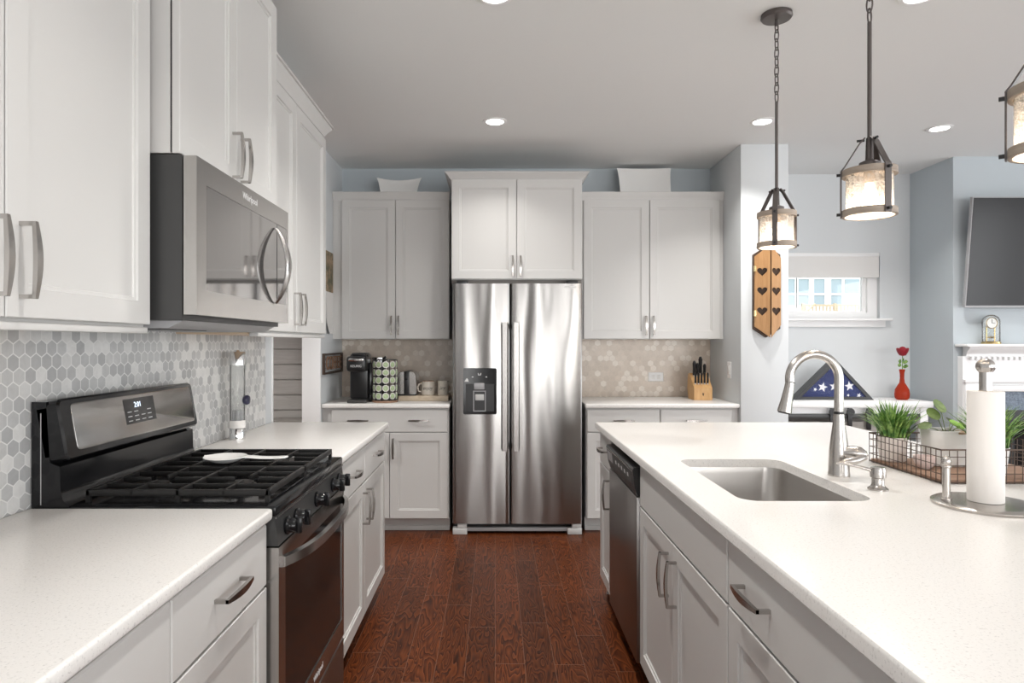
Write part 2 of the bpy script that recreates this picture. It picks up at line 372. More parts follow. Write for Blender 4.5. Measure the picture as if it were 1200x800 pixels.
def tag(o, label, cat, group=None):
    o['label'] = label; o['category'] = cat
    if group: o['group'] = group
    return o
def thing(name, label, cat, loc=(0, 0, 0), group=None):
    o = bpy.data.objects.new(name, None); COL.objects.link(o); o.location = loc; o.empty_display_size = 0.05
    return tag(o, label, cat, group)
def struct(o): o['kind'] = 'structure'; return o
def copy_tree(o, parent=None):
    c = o.copy(); COL.objects.link(c)
    if parent is not None: c.parent = parent
    for ch in [x for x in COL.objects if x.parent == o]: copy_tree(ch, c)
    return c
def text_mb(txt, size, mp, depth=0.0006, spacing=1.0, shear=0.0, squash=1.0):
    cu = bpy.data.curves.new('lettering', 'FONT'); cu.body = txt; cu.size = size; cu.extrude = depth/2; cu.space_character = spacing; cu.shear = shear
    cu.align_x = 'CENTER'; cu.align_y = 'CENTER'; cu.resolution_u = 3
    o = bpy.data.objects.new('lettering', cu); COL.objects.link(o)
    dg = bpy.context.evaluated_depsgraph_get(); me = bpy.data.meshes.new_from_object(o.evaluated_get(dg))
    mb = MB(); mb.add([mp(v.co.x*squash, v.co.y, v.co.z+depth/2) for v in me.vertices], [list(p.vertices) for p in me.polygons])
    bpy.data.objects.remove(o); bpy.data.curves.remove(cu); bpy.data.meshes.remove(me); return mb
def rrect(u0, u1, v0, v1, r, n=5):
    pts = []
    for cu, cv, a0 in ((u1-r, v1-r, 0), (u0+r, v1-r, 90), (u0+r, v0+r, 180), (u1-r, v0+r, 270)):
        for i in range(n+1):
            a = math.radians(a0+90*i/n); pts.append((cu+r*math.cos(a), cv+r*math.sin(a)))
    return pts
def rect(u0, u1, v0, v1): return [(u0, v0), (u1, v0), (u1, v1), (u0, v1)]
XY = lambda z0=0: (lambda u, v, w_: (u, v, w_))
XZ = lambda u, v, w_: (u, w_, v)
YZ = lambda u, v, w_: (w_, u, v)

# frames: (u along the run, d out of the wall, z)
WX = -1.225; BY = 5.27; IX = 1.16
FL = lambda u, d, z: (WX+d, u, z)
FB = lambda u, d, z: (u, BY-d, z)
FI = lambda u, d, z: (IX-d, u, z)

# ------------------------------------------------------------------ the setting
LV = 5.44
struct(MB().box(-3.3, 6.02, -4.72, 5.56, -0.1, 0).build('floor', 'floor'))
struct(MB().box(-3.42, 6.02, -4.72, 5.56, CEIL, CEIL+0.1).build('ceiling', 'ceiling'))
struct(MB().box(WX-0.12, WX, -4.6, 3.60, 0, CEIL).build('wall_left', 'wall_lit'))
struct(MB().box(WX-0.12, WX, 4.62, 5.27, 0, CEIL).build('wall_passage', 'wall_lit'))
struct(MB().box(WX-0.12, 1.725, BY, BY+0.12, 0, CEIL).build('wall_back', 'wall_shaded'))
struct(MB().box(1.725, 2.06, 4.61, 5.56, 0, CEIL, 0.004).build('wall_pillar', 'wall_lit'))
struct(MB().plate(rect(2.06, 3.436, 0, CEIL), [rect(2.25, 3.186, 1.546, 2.09)], LV+0.12, LV, XZ).build('wall_living', 'wall_lit'))
struct(MB().box(3.436, 3.556, 4.927, 5.56, 0, CEIL).build('wall_return', 'wall_shaded'))
struct(MB().box(3.556, 6.02, 4.927, 5.05, 0, CEIL).build('wall_fireplace', 'wall_shaded'))
struct(MB().plate(rect(-4.72, 5.05, 0, CEIL), [rect(*o) for o in RIGHT_OPEN], RIGHT_X+0.12, RIGHT_X, YZ).build('wall_right', 'wall_lit'))
struct(MB().plate(rect(-1.345, 5.9, 0, CEIL), [rect(*o) for o in REAR_OPEN], REAR_Y-0.12, REAR_Y, XZ).build('wall_rear', 'wall_dark'))
struct(MB().box(-3.42, -3.3, 0.88, 5.1, 0, CEIL).build('wall_hall', 'wall_lit'))
struct(MB().box(-3.3, -1.345, 0.88, 1.0, 0, CEIL).build('wall_hallend', 'wall_lit'))
# shiplap: one board profile lofted up the wall
mb = MB(); prof = []
z = 0.02; SH_Y = 4.90
prof = [(SH_Y+0.1, 0.0), (SH_Y, 0.0)]
bh = 0.1135; z = 0.843-bh*7
while z < CEIL:
    if z > 0: prof += [(SH_Y, z-0.006), (SH_Y+0.012, z-0.003), (SH_Y+0.012, z+0.003), (SH_Y, z+0.006)]
    z += bh
prof += [(SH_Y, CEIL), (SH_Y+0.1, CEIL)]
mb.loops([[(-3.3, y, z_) for y, z_ in prof], [(-1.345, y, z_) for y, z_ in prof]])
struct(mb.build('wall_shiplap', 'shiplap', smooth=False))
struct(MB().box(-3.29, -1.35, 4.70, 4.899, 0.755, 0.79, 0.004).build('trim_ledge', 'greywood'))
# casing on the passage wall end, wall-end trim of the kitchen wall
struct(MB().box(-1.352, -1.222, 4.60, 4.62, 0, CEIL-0.001, 0.003).build('trim_casing', 'trim'))
struct(MB().box(-1.352, -1.218, 3.60, 3.615, 0, CEIL-0.001, 0.003).build('trim_wallend', 'trim'))
struct(MB().box(WX, WX+0.008, -0.6, 3.485, 0.80, 1.42).build('trim_backsplash_left', 'hex_left'))
struct(MB().box(WX+0.001, 1.724, BY-0.008, BY, 0.80, 1.42).build('trim_backsplash_back', 'hex_back'))
struct(MB().box(2.06, 3.436, LV-0.014, LV, 0, 0.12, 0.003).build('baseboard_living', 'trim'))
struct(MB().box(1.722, 2.074, 4.596, 4.61, 0, 0.12, 0.003).build('baseboard_pillar', 'trim'))
struct(MB().box(3.422, 3.436, 4.93, 5.42, 0, 0.12, 0.003).build('baseboard_return', 'trim'))

# living-room window
wf = struct(MB().plate(rect(2.25, 3.186, 1.546, 2.09), [rect(2.33, 3.106, 1.595, 2.04)], LV+0.11, LV+0.04, XZ).build('window_1', 'trim'))
MB().plate(rect(2.33, 3.106, 1.595, 2.04), [rect(2.36, 3.07, 1.612, 2.015)], LV+0.095, LV+0.06, XZ).build('window_sash', 'trim', wf)
MB().box(2.36, 3.07, LV+0.075, LV+0.079, 1.612, 2.015).build('window_pane', 'pane', wf)
struct(MB().box(2.18, 3.264, LV-0.055, LV+0.04, 1.526, 1.546, 0.004).box(2.21, 3.225, LV-0.018, LV, 1.476, 1.527, 0.003).build('trim_sill', 'trim'))
sh = thing('roman_shade', 'white fabric shade pulled down over the top of the small window', 'window shade', (2.7, LV+0.02, 2.085))
mb = MB(); pr = [(LV+0.004, 2.086)]
for k in range(4): pr += [(LV-0.003, 2.05-k*0.048), (LV-0.001, 2.046-k*0.048)]
pr += [(LV-0.002, 1.885), (LV+0.020, 1.885), (LV+0.020, 2.086)]
mb.loops([[(2.262, y, z_) for y, z_ in pr], [(3.178, y, z_) for y, z_ in pr]])
mb.build('shade_cloth', 'fabric_shade', sh)
MB().box(2.255, 3.183, LV-0.003, LV+0.03, 2.06, 2.0895, 0.003).build('headrail', 'trim', sh)

# ------------------------------------------------------------------ outdoors (seen through the small window)
struct(MB().box(-10, 40, 5.6, 60, -1.2, -1.0).build('ground', 'lawn'))
HY = 30.0
hs = thing('house', 'white sided neighbouring house outside the small window', 'house', (16, HY, -1.0))
MB().box(8, 26, HY, HY+9, -1.0, 9.0).build('wall', 'siding', hs)
mb = MB(); mb.loops([[(7.6, HY-0.5, 9.0), (7.6, HY+9.5, 9.0), (7.6, HY+4.5, 12.5)], [(26.4, HY-0.5, 9.0), (26.4, HY+9.5, 9.0), (26.4, HY+4.5, 12.5)]]); mb.build('roof', 'greywood', hs)
for wx in (12.6, 13.42, 14.06, 14.78, 15.56):
    f = MB().plate(rect(wx-0.34, wx+0.34, 2.95, 4.35), [rect(wx-0.25, wx+0.25, 3.04, 3.52), rect(wx-0.25, wx+0.25, 3.60, 4.25)], HY, HY-0.08, XZ).build('window', 'siding_trim', hs)
    MB().box(wx-0.25, wx+0.25, HY-0.03, HY-0.01, 3.04, 3.52).box(wx-0.25, wx+0.25, HY-0.03, HY-0.01, 3.60, 4.25).build('pane', 'house_glass', f)
MB().box(15.98, 17.2, HY-0.03, HY, 3.62, 4.25).build('vent_panel', 'house_glass', hs)
DY = 27.6
dk = thing('deck_railing', 'wooden deck with railing and stair rail outside the window', 'deck', (15, DY, -1.0))
MB().box(12.9, 17.0, DY-0.1, HY-0.1, 2.22, 2.40).build('deck_floor', 'deck', dk)
MB().box(12.9, 17.0, DY, DY+0.08, 2.88, 2.96).build('top_rail', 'deck', dk)
MB().box(12.9, 17.0, DY, DY+0.08, 2.46, 2.52).build('bottom_rail', 'deck', dk)
MB().tube([(13.3, DY-0.3, 2.95), (11.6, DY-0.3, 1.6)], 0.05, 8).build('stair_rail', 'deck', dk)
MB().tube([(13.3, DY-0.3, 2.45), (11.6, DY-0.3, 1.1)], 0.05, 8).build('stair_rail', 'deck', dk)
for x in (12.95, 14.3, 15.65, 16.95, 11.65): MB().box(x-0.05, x+0.05, DY-0.01, DY+0.09, -1.0, 3.0 if x > 12 else 1.7).build('post', 'deck', dk)
for k in range(26):
    x = 13.06+k*0.15; MB().box(x-0.018, x+0.018, DY+0.02, DY+0.06, 2.52, 2.88).build('baluster', 'deck', dk)

# ------------------------------------------------------------------ cabinets
def bar_pull(fr, parent, u, z, d, orient='V', ln=0.145, m='pull'):
    mb = MB(fr); h = ln/2; so = 0.030
    def P(s_, d_): return (u, d+d_, z+s_) if orient == 'V' else (u+s_, d+d_, z)
    n = 10; rings = []
    for i in range(n+1):
        s_ = -h+ln*i/n; k = math.sin(PI*i/n)
        a = 0.0042+0.0038*k; b = 0.0035+0.001*k; c = so-0.002+0.006*k
        if orient == 'V': rings.append([(u-a, d+c-b, z+s_), (u+a, d+c-b, z+s_), (u+a, d+c+b, z+s_), (u-a, d+c+b, z+s_)])
        else: rings.append([(u+s_, d+c-b, z-a), (u+s_, d+c-b, z+a), (u+s_, d+c+b, z+a), (u+s_, d+c+b, z-a)])
    mb.loops(rings)
    for s_ in (-h+0.004, h-0.004):
        if orient == 'V': mb.box(u-0.0042, u+0.0042, d, d+so+0.001, z+s_-0.004, z+s_+0.004)
        else: mb.box(u+s_-0.004, u+s_+0.004, d, d+so+0.001, z-0.0042, z+0.0042)
    return mb.build('handle', m, parent)
T = 0.020
def shaker(fr, parent, u0, u1, z0, z1, d, rail=0.057, hv=None, name='door', m='paint', pull='pull'):
    o = MB(fr).rectloft(u0, u1, z0, z1, [(0, d), (0, d+T-0.002), (0.002, d+T), (rail, d+T), (rail+0.002, d+T-0.005), (rail+0.009, d+T-0.006), (rail+0.011, d+T-0.0095)]).build(name, m, parent)
    if hv: bar_pull(fr, o, hv[0], hv[1], d+T, 'V', m=pull)
    return o
def slab(fr, parent, u0, u1, z0, z1, d, pulls=(), name='drawer', pull='pull'):
    o = MB(fr).rectloft(u0, u1, z0, z1, [(0, d), (0, d+T-0.003), (0.003, d+T)]).build(name, 'paint', parent)
    for u in pulls: bar_pull(fr, o, u, (z0+z1)/2+0.003, d+T, 'H', m=pull)
    return o
def carcass(fr, parent, u0, u1, z0, z1, depth, toe=0.0, toem='paint'):
    mb = MB(fr)
    mb.box(u0, u1, 0.024 if toe else 0.001, depth, z0, z1)
    o = mb.build('carcass', 'paint_frame', parent)
    if toe: MB(fr).box(u0, u1, 0.03, depth-toe, 0, z0).build('toe_kick', toem, parent)
    return o
def crown(fr, parent, pts, prof, closed_ends=True, m='paint'):
    """pts: polyline in (u,d), outward is to the right of travel; prof: (out, z)"""
    n = len(pts); offs = []
    for i in range(n):
        ds = []
        if i > 0: ds.append((Vector(pts[i])-Vector(pts[i-1])).normalized())
        if i < n-1: ds.append((Vector(pts[i+1])-Vector(pts[i])).normalized())
        ns = [Vector((t.y, -t.x)) for t in ds]
        if len(ns) == 1: offs.append(ns[0])
        else:
            b = (ns[0]+ns[1]).normalized(); offs.append(b/max(0.2, b.dot(ns[0])))
    rings = [[(pts[i][0]+offs[i].x*o, pts[i][1]+offs[i].y*o, z) for o, z in prof] for i in range(n)]
    return MB(fr).loops(rings).build('crown_moulding', m, parent)
def crown_prof(z, h, out):
    return [(-0.01, z), (0.004, z), (0.006, z+h*0.16), (0.010, z+h*0.18), (out*0.45, z+h*0.48), (out*0.82, z+h*0.78), (out*0.82, z+h*0.86), (out, z+h*0.88), (out, z+h), (-0.01, z+h)]

ED = 0.611   # depth of the base carcass on the left run: door faces stand at x = -0.594
# --- left run, base
c = thing('base_cabinet', 'white base cabinet under the nearest end of the left counter', 'cabinet', (WX, 0.8, 0))
carcass(FL, c, 0.30, 1.205, 0.10, 0.884, ED, 0.07)
slab(FL, c, 0.303, 1.2035, 0.715, 0.872, ED, (0.75,)); shaker(FL, c, 0.303, 0.752, 0.105, 0.709, ED, hv=(0.70, 0.6)); shaker(FL, c, 0.755, 1.2035, 0.105, 0.709, ED, hv=(0.81, 0.6))
c = thing('base_cabinet', 'white base cabinet with one drawer and door, right beside the near side of the range', 'cabinet', (WX, 1.46, 0))
carcass(FL, c, 1.207, 1.712, 0.10, 0.884, ED, 0.07)
slab(FL, c, 1.2085, 1.710, 0.715, 0.872, ED, (1.462,), pull='pull_dark'); shaker(FL, c, 1.2085, 1.710, 0.105, 0.709, ED, hv=(1.26, 0.6))
c = thing('base_cabinet', 'white two-drawer two-door base cabinet between the range and the passage', 'cabinet', (WX, 3.0, 0))
carcass(FL, c, 2.487, 3.545, 0.10, 0.884, ED, 0.07)
slab(FL, c, 2.49, 2.995, 0.715, 0.872, ED, (2.745,)); slab(FL, c, 2.999, 3.541, 0.715, 0.872, ED, (3.27,))
shaker(FL, c, 2.49, 2.995, 0.105, 0.709, ED, hv=(2.955, 0.60), pull='pull_dark'); shaker(FL, c, 2.999, 3.541, 0.105, 0.709, ED, hv=(3.04, 0.60), pull='pull_dark')
# --- left run, uppers
UD = 0.315
c = thing('wall_cabinet', 'white wall cabinet at the far left, nearest the camera, above the hexagon tile', 'cabinet', (WX, 1.2, 1.385))
carcass(FL, c, 0.69, 1.700, 1.385, 2.45, UD)
MB(FL).box(0.70, 1.69, 0.012, UD-0.03, 1.379, 1.385).build('bottom_panel', 'underside', c)
MB(FL).box(0.69, 1.700, UD-0.022, UD+0.012, 1.369, 1.385, 0.002).build('light_rail', 'paint', c)
shaker(FL, c, 0.693, 1.193, 1.392, 2.44, UD, hv=(1.160, 1.50)); shaker(FL, c, 1.197, 1.697, 1.392, 2.44, UD, hv=(1.232, 1.50))
c = thing('wall_cabinet', 'deep white two-door wall cabinet directly above the microwave', 'cabinet', (WX, 2.1, 1.842))
carcass(FL, c, 1.718, 2.488, 1.842, 2.64, 0.375)
MB(FL).box(1.722, 2.484, 0.375, 0.380, 1.846, 2.60).build('bumper_gap', 'gap', c)
shaker(FL, c, 1.720, 2.099, 1.842, 2.61, 0.380, hv=(2.068, 1.935)); shaker(FL, c, 2.103, 2.486, 1.842, 2.61, 0.380, hv=(2.134, 1.935))
c = thing('wall_cabinet', 'white two-door wall cabinet with crown moulding just beyond the microwave', 'cabinet', (WX, 2.97, 1.385))
carcass(FL, c, 2.492, 3.462, 1.385, 2.44, UD)
MB(FL).box(2.50, 3.452, 0.012, UD-0.03, 1.379, 1.385).build('bottom_panel', 'underside', c)
MB(FL).box(2.492, 3.462, UD-0.022, UD+0.012, 1.369, 1.385, 0.002).build('light_rail', 'paint', c)
shaker(FL, c, 2.495, 2.947, 1.392, 2.415, UD, hv=(2.912, 1.495)); shaker(FL, c, 2.951, 3.459, 1.392, 2.415, UD, hv=(2.986, 1.495))
crown(FL, c, [(3.462, 0.001), (3.462, UD), (2.494, UD)], crown_prof(2.418, 0.075, 0.05))
# --- back wall
BD = 0.611; UB = 0.31
c = thing('wall_cabinet', 'white two-door wall cabinet above the coffee maker, left of the refrigerator', 'cabinet', (-0.75, BY, 1.372))
carcass(FB, c, WX+0.002, -0.342, 1.372, 2.44, UB)
shaker(FB, c, -1.153, -0.750, 1.375, 2.415, UB, hv=(-0.776, 1.475)); shaker(FB, c, -0.746, -0.345, 1.375, 2.415, UB, hv=(-0.722, 1.475))
crown(FB, c, [(-0.342, UB), (WX+0.002, UB)], crown_prof(2.418, 0.060, 0.032))
c = thing('wall_cabinet', 'deep white two-door cabinet with tall crown above the refrigerator', 'cabinet', (0.155, BY, 1.80))
OFD = 0.612
carcass(FB, c, -0.309, 0.618, 1.792, 2.50, OFD)
shaker(FB, c, -0.306, 0.151, 1.796, 2.496, OFD, hv=(0.126, 1.885)); shaker(FB, c, 0.155, 0.615, 1.796, 2.496, OFD, hv=(0.181, 1.885))
crown(FB, c, [(0.618, 0.001), (0.618, OFD), (-0.309, OFD), (-0.309, 0.001)], crown_prof(2.497, 0.053, 0.045))
MB(FB).box(-0.309, 0.618, 0.40, OFD-0.04, 1.768, 1.792).build('filler_strip', 'greywood', c)
c = thing('wall_cabinet', 'white two-door wall cabinet above the knife block, right of the refrigerator', 'cabinet', (1.2, BY, 1.372))
carcass(FB, c, 0.655, 1.723, 1.372, 2.44, UB)
shaker(FB, c, 0.668, 1.160, 1.375, 2.415, UB, hv=(1.134, 1.475)); shaker(FB, c, 1.165, 1.690, 1.375, 2.415, UB, hv=(1.191, 1.475))
crown(FB, c, [(1.723, UB), (0.655, UB)], crown_prof(2.418, 0.060, 0.032))
c = thing('base_cabinet', 'white base cabinet with a wide drawer under the coffee counter', 'cabinet', (-0.75, BY, 0))
carcass(FB, c, WX+0.002, -0.325, 0.10, 0.884, BD, 0.07)
slab(FB, c, -1.155, -0.333, 0.715, 0.872, BD, (-0.965, -0.535), pull='pull_dark')
shaker(FB, c, -1.155, -0.746, 0.105, 0.709, BD, hv=(-0.782, 0.60), pull='pull_dark'); shaker(FB, c, -0.742, -0.333, 0.105, 0.709, BD, hv=(-0.716, 0.60), pull='pull_dark')
MB(FB).box(WX+0.002, -0.325, BD-0.07, BD-0.056, 0, 0.035, 0.004).build('shoe_moulding', 'paint', c)
c = thing('base_cabinet', 'white two-drawer base cabinet right of the refrigerator, behind the island', 'cabinet', (1.2, BY, 0))
carcass(FB, c, 0.645, 1.723, 0.10, 0.884, BD, 0.07)
slab(FB, c, 0.652, 1.165, 0.715, 0.872, BD, (0.91,)); slab(FB, c, 1.171, 1.672, 0.715, 0.872, BD, (1.42,))
shaker(FB, c, 0.652, 1.165, 0.105, 0.709, BD, hv=(1.13, 0.60)); shaker(FB, c, 1.171, 1.672, 0.105, 0.709, BD, hv=(1.206, 0.60))
MB(FB).box(0.645, 1.723, BD-0.07, BD-0.056, 0, 0.035, 0.004).build('shoe_moulding', 'paint', c)
# --- island
ID = 0.578
c = thing('base_cabinet', 'narrow white island cabinet at the far end, beyond the dishwasher', 'cabinet', (IX, 3.33, 0))
carcass(FI, c, 3.178, 3.515, 0.10, 0.884, ID, 0.07, 'black_plastic')  # toe kick black: shade under the cabinet put into its colour
MB().box(0.60, IX-0.001, 3.515, 3.533, 0.0, 0.8835).build('end_panel', 'paint', c)
slab(FI, c, 3.182, 3.511, 0.715, 0.872, ID, (3.36,)); shaker(FI, c, 3.182, 3.511, 0.105, 0.709, ID, hv=(3.215, 0.60))
c = thing('base_cabinet', 'white two-door sink cabinet in the island, beside the dishwasher', 'cabinet', (IX, 2.07, 0))
mb = MB(FI); mb.box(1.589, 2.55, 0, ID, 0.10, 0.66); mb.box(1.589, 1.607, 0, ID, 0.66, 0.884).box(2.532, 2.55, 0, ID, 0.66, 0.884).box(1.607, 2.532, ID-0.02, ID, 0.66, 0.884); mb.build('carcass', 'paint_frame', c)
MB(FI).box(1.589, 2.55, 0.02, ID-0.07, 0, 0.10).build('toe_kick', 'black_plastic', c)  # black paints in the shade below the sink doors
slab(FI, c, 1.592, 2.546, 0.715, 0.872, ID, name='false_front')
shaker(FI, c, 1.592, 2.078, 0.105, 0.709, ID, hv=(2.035, 0.595)); shaker(FI, c, 2.082, 2.546, 0.105, 0.709, ID, hv=(2.128, 0.595))
c = thing('base_cabinet', 'white wide-drawer island cabinet nearest the camera, right of the sink cabinet', 'cabinet', (IX, 1.2, 0))
carcass(FI, c, 0.62, 1.585, 0.10, 0.884, ID, 0.07, 'black_plastic')  # toe kick coloured black to stand in for the shade there
slab(FI, c, 0.623, 1.582, 0.715, 0.872, ID, (1.41, 0.80))
shaker(FI, c, 1.104, 1.582, 0.105, 0.709, ID, hv=(1.145, 0.60)); shaker(FI, c, 0.623, 1.100, 0.105, 0.709, ID, hv=(1.06, 0.60))
c = thing('island_panel', 'white panel closing the seating side of the island', 'panel', (1.17, 2.0, 0))
MB().box(IX+0.001, IX+0.021, 0.62, 3.533, 0.0, 0.8835).build('back_panel', 'paint', c)

# --- countertops
def counter(name_label, x0, x1, y0, y1, sides):
    mb = MB(); mb.box(x0, x1, y0, y1, 0.884, 0.914, 0.007, 3); o = mb.build('countertop', 'quartz')
    o.location = (0, 0, 0); return tag(o, name_label, 'countertop')
counter('white speckled countertop nearest the camera, left of the range', WX+0.009, -0.579, 0.0, 1.714, 0)
counter('white speckled countertop beyond the range, under the glass dispenser', WX+0.009, -0.579, 2.482, 3.575, 0)
counter('white countertop carrying the coffee maker, left of the refrigerator', WX+0.002, -0.318, BY-0.648, BY-0.009, 0)
counter('white countertop carrying the knife block, right of the refrigerator', 0.637, 1.7235, BY-0.648, BY-0.009, 0)
SK = (0.675, 1.045, 1.79, 2.435)
hole = rrect(*SK, 0.055, 6)
e = 0.007; X0, X1, Y0, Y1 = 0.545, 1.84, 0.45, 3.57
mb = MB(); mb.plate(rect(X0+e, X1-e, Y0+e, Y1-e), [hole], 0.884, 0.914, lambda u, v, w_: (u, v, w_))
# eased outer edge, one connected rim around the slab
rim = []
for i, zz in ((e, 0.914), (e*0.45, 0.9132), (e*0.12, 0.9105), (0, 0.906), (0, 0.884), (e, 0.884)):
    rim.append([(X0+i, Y0+i, zz), (X1-i, Y0+i, zz), (X1-i, Y1-i, zz), (X0+i, Y1-i, zz)])
isl = MB()
fs = [f for f in mb.f]
# drop the plate's own outer side walls (first 4 quads after the caps)
ncap = sum(1 for f in mb.f if len(f) == 3)
isl.add(mb.v, mb.f[:ncap]+mb.f[ncap+4:])
isl.loops(rim, True, False, False)
o = isl.build('countertop', 'quartz'); tag(o, 'large white speckled island countertop with the sink cut into it', 'countertop')

# --- sink
s = thing('sink', 'stainless steel undermount sink set into the island', 'sink', (0.86, 2.11, 0.70))
rings = []
for ins, zz, r in ((-0.012, 0.8835, 0.06), (-0.001, 0.8835, 0.055), (0.002, 0.86, 0.055), (0.010, 0.74, 0.06), (0.022, 0.712, 0.06), (0.05, 0.702, 0.05), (0.14, 0.698, 0.03)):
    rings.append([(u, v, zz) for u, v in rrect(SK[0]+ins, SK[1]-ins, SK[2]+ins, SK[3]-ins, r, 6)])
b = MB().loops(rings, True, False, True).build('basin', 'sink', s)
MB().lathe([(0.045, 0.6985), (0.043, 0.7015), (0.03, 0.7005), (0.008, 0.7003)], (0.86, 2.11, 0), 28).build('drain', 'chrome', s)

# --- faucet, soap pump
FX, FY = 1.117, 2.134
f = thing('faucet', 'brushed nickel pull-down gooseneck faucet behind the sink', 'faucet', (FX, FY, 0.914))
MB().lathe([(0.033, 0.914), (0.033, 0.922), (0.0315, 0.926), (0.0305, 0.97), (0.029, 1.0), (0.024, 1.04), (0.018, 1.085), (0.0155, 1.115)], (FX, FY, 0), 32).build('body', 'nickel', f)
MB().lathe([(0.0162, 1.114), (0.0162, 1.122)], (FX, FY, 0), 32).build('ring', 'black_plastic', f)
path = [(FX, FY, 1.12), (FX, FY, 1.17)]
for i in range(0, 25):
    a = PI*i/24*1.06; path.append((FX-0.08+0.08*math.cos(a), FY, 1.2276+0.08*math.sin(a)))
MB().tube(path, 0.0142, 20).build('spout', 'nickel', f)
pe = Vector(path[-1]); dr = Vector((-0.20, 0, -1)).normalized()
MB().tube([pe-dr*0.0065, pe-dr*0.0035], [0.0150, 0.0150], 24).build('joint_ring', 'black_plastic', f)
MB().tube([pe-dr*0.0035, pe+dr*0.004, pe+dr*0.02, pe+dr*0.06, pe+dr*0.094, pe+dr*0.0945], [0.0148, 0.0148, 0.0155, 0.0185, 0.0225, 0.0205], 24).build('spray_head', 'nickel', f)
MB().tube([pe+dr*0.0945, pe+dr*0.099], [0.0200, 0.0190], 24).build('nozzle', 'black_plastic', f)
pt = Vector((FX-0.955-0.0, 0, 0))
MB().tube([pe+dr*0.045+Vector((0.014, -0.004, 0.004)), pe+dr*0.062+Vector((0.017, -0.004, 0.004))], [0.004, 0.004], 10).build('spray_button', 'black_plastic', f)
MB().tube([(FX+0.006, FY-0.008, 0.990), (FX+0.034, FY-0.022, 0.992), (FX+0.052, FY-0.032, 0.990), (FX+0.066, FY-0.038, 0.986), (FX+0.072, FY-0.041, 0.984)], [0.021, 0.023, 0.021, 0.013, 0.004], 24).build('handle_hub', 'nickel', f)
MB().tube([(FX+0.058, FY-0.045, 0.980), (FX+0.02, FY-0.065, 0.975), (FX-0.02, FY-0.075, 0.972), (FX-0.035, FY-0.077, 0.970)], [0.010, 0.0125, 0.010, 0.003], 16).build('lever', 'nickel', f)
PX, PY = 1.125, 1.93
f = thing('soap_dispenser', 'brushed nickel soap pump beside the faucet', 'soap dispenser', (PX, PY, 0.914))
MB().lathe([(0.028, 0.914), (0.028, 0.918), (0.020, 0.924), (0.017, 0.930), (0.0165, 0.948), (0.021, 0.951), (0.021, 0.972), (0.019, 0.980), (0.004, 0.982)], (PX, PY, 0), 28).build('pump_body', 'nickel', f)
MB().tube([(PX-0.010, PY+0.002, 0.968), (PX-0.05, PY+0.012, 0.979), (PX-0.098, PY+0.024, 0.988), (PX-0.108, PY+0.026, 0.984)], [0.006, 0.0048, 0.0042, 0.0038], 12).build('spout', 'nickel', f)

# --- paper towel holder and roll
TX, TY = 1.297, 1.737
t = thing('paper_towel_holder', 'brushed steel paper towel stand with round base on the island', 'paper towel holder', (TX, TY, 0.914))
MB().lathe([(0.121, 0.914), (0.123, 0.917), (0.123, 0.921), (0.117, 0.9245), (0.10, 0.926), (0.012, 0.927)], (TX, TY, 0), 56).build('base', 'nickel', t)
MB().lathe([(0.0145, 0.926), (0.0145, 1.268)], (TX, TY, 0), 24).build('rod', 'nickel', t)
rings = []
for i in range(13):
    a = -0.85+i*(PI/2+0.85)/12; r0, zz = 0.0215*math.cos(a), 1.283+0.0205*math.sin(a)
    rings.append([(TX+(r0*(1+0.05*math.cos(7*2*PI*j/56)) if r0 > 0.004 else max(r0, 0.0005))*math.cos(2*PI*j/56), TY+(r0*(1+0.05*math.cos(7*2*PI*j/56)) if r0 > 0.004 else max(r0, 0.0005))*math.sin(2*PI*j/56), zz) for j in range(56)])
MB().loops(rings).build('finial', 'nickel', t)
AX, AY = 1.207, 1.757
MB().lathe([(0.013, 0.926), (0.013, 0.931), (0.0095, 0.934), (0.0095, 1.012), (0.0125, 1.014), (0.0125, 1.018), (0.0105, 1.02), (0.013, 1.028), (0.011, 1.037), (0.005, 1.043), (0.0005, 1.0445)], (AX, AY, 0), 20).build('tension_arm', 'nickel', t)
r = thing('paper_towel_roll', 'white paper towel roll standing on the steel holder', 'paper towel', (TX, TY, 0.928))
MB().lathe([(0.0405, 0.9275), (0.0412, 0.9295), (0.0412, 1.216), (0.0405, 1.2175), (0.0165, 1.2175), (0.0165, 0.9275), (0.0405, 0.9275)], (TX, TY, 0), 40, False, False).build('towel_sheet', 'towel', r)
MB().lathe([(0.0164, 0.9275), (0.0164, 1.2180), (0.0150, 1.2180), (0.0150, 0.9275), (0.0164, 0.9275)], (TX, TY, 0), 24, False, False).build('core_tube', 'riser', r)

# --- wire basket with plants
bx0, bx1, by0, by1, bz0, bz1 = 1.362, 1.785, 2.005, 2.390, 0.9145, 1.018
bk = thing('wire_basket', 'brown wire basket with wooden bottom on the island', 'basket', ((bx0+bx1)/2, (by0+by1)/2, bz0))
MB().box(bx0+0.003, bx1-0.003, by0+0.003, by1-0.003, bz0, bz0+0.012, 0.002).build('base_board', 'basket_wood', bk)
MB().tube([(bx0, by0, bz1), (bx1, by0, bz1), (bx1, by1, bz1), (bx0, by1, bz1)], 0.0026, 8, closed=True).build('rim', 'iron_brown', bk)
def wire_side(p0, p1, n):
    mb = MB(); p0, p1 = Vector(p0), Vector(p1)
    for i in range(n+1):
        q = p0.lerp(p1, i/n); mb.tube([(q.x, q.y, bz0), (q.x, q.y, bz1)], 0.0013, 6)
    for k in range(4):
        zz = bz0+0.004+k*(bz1-bz0)/4; mb.tube([(p0.x, p0.y, zz), (p1.x, p1.y, zz)], 0.0013 if k else 0.002, 6)
    return mb.build('wire_side', 'iron_brown', bk)
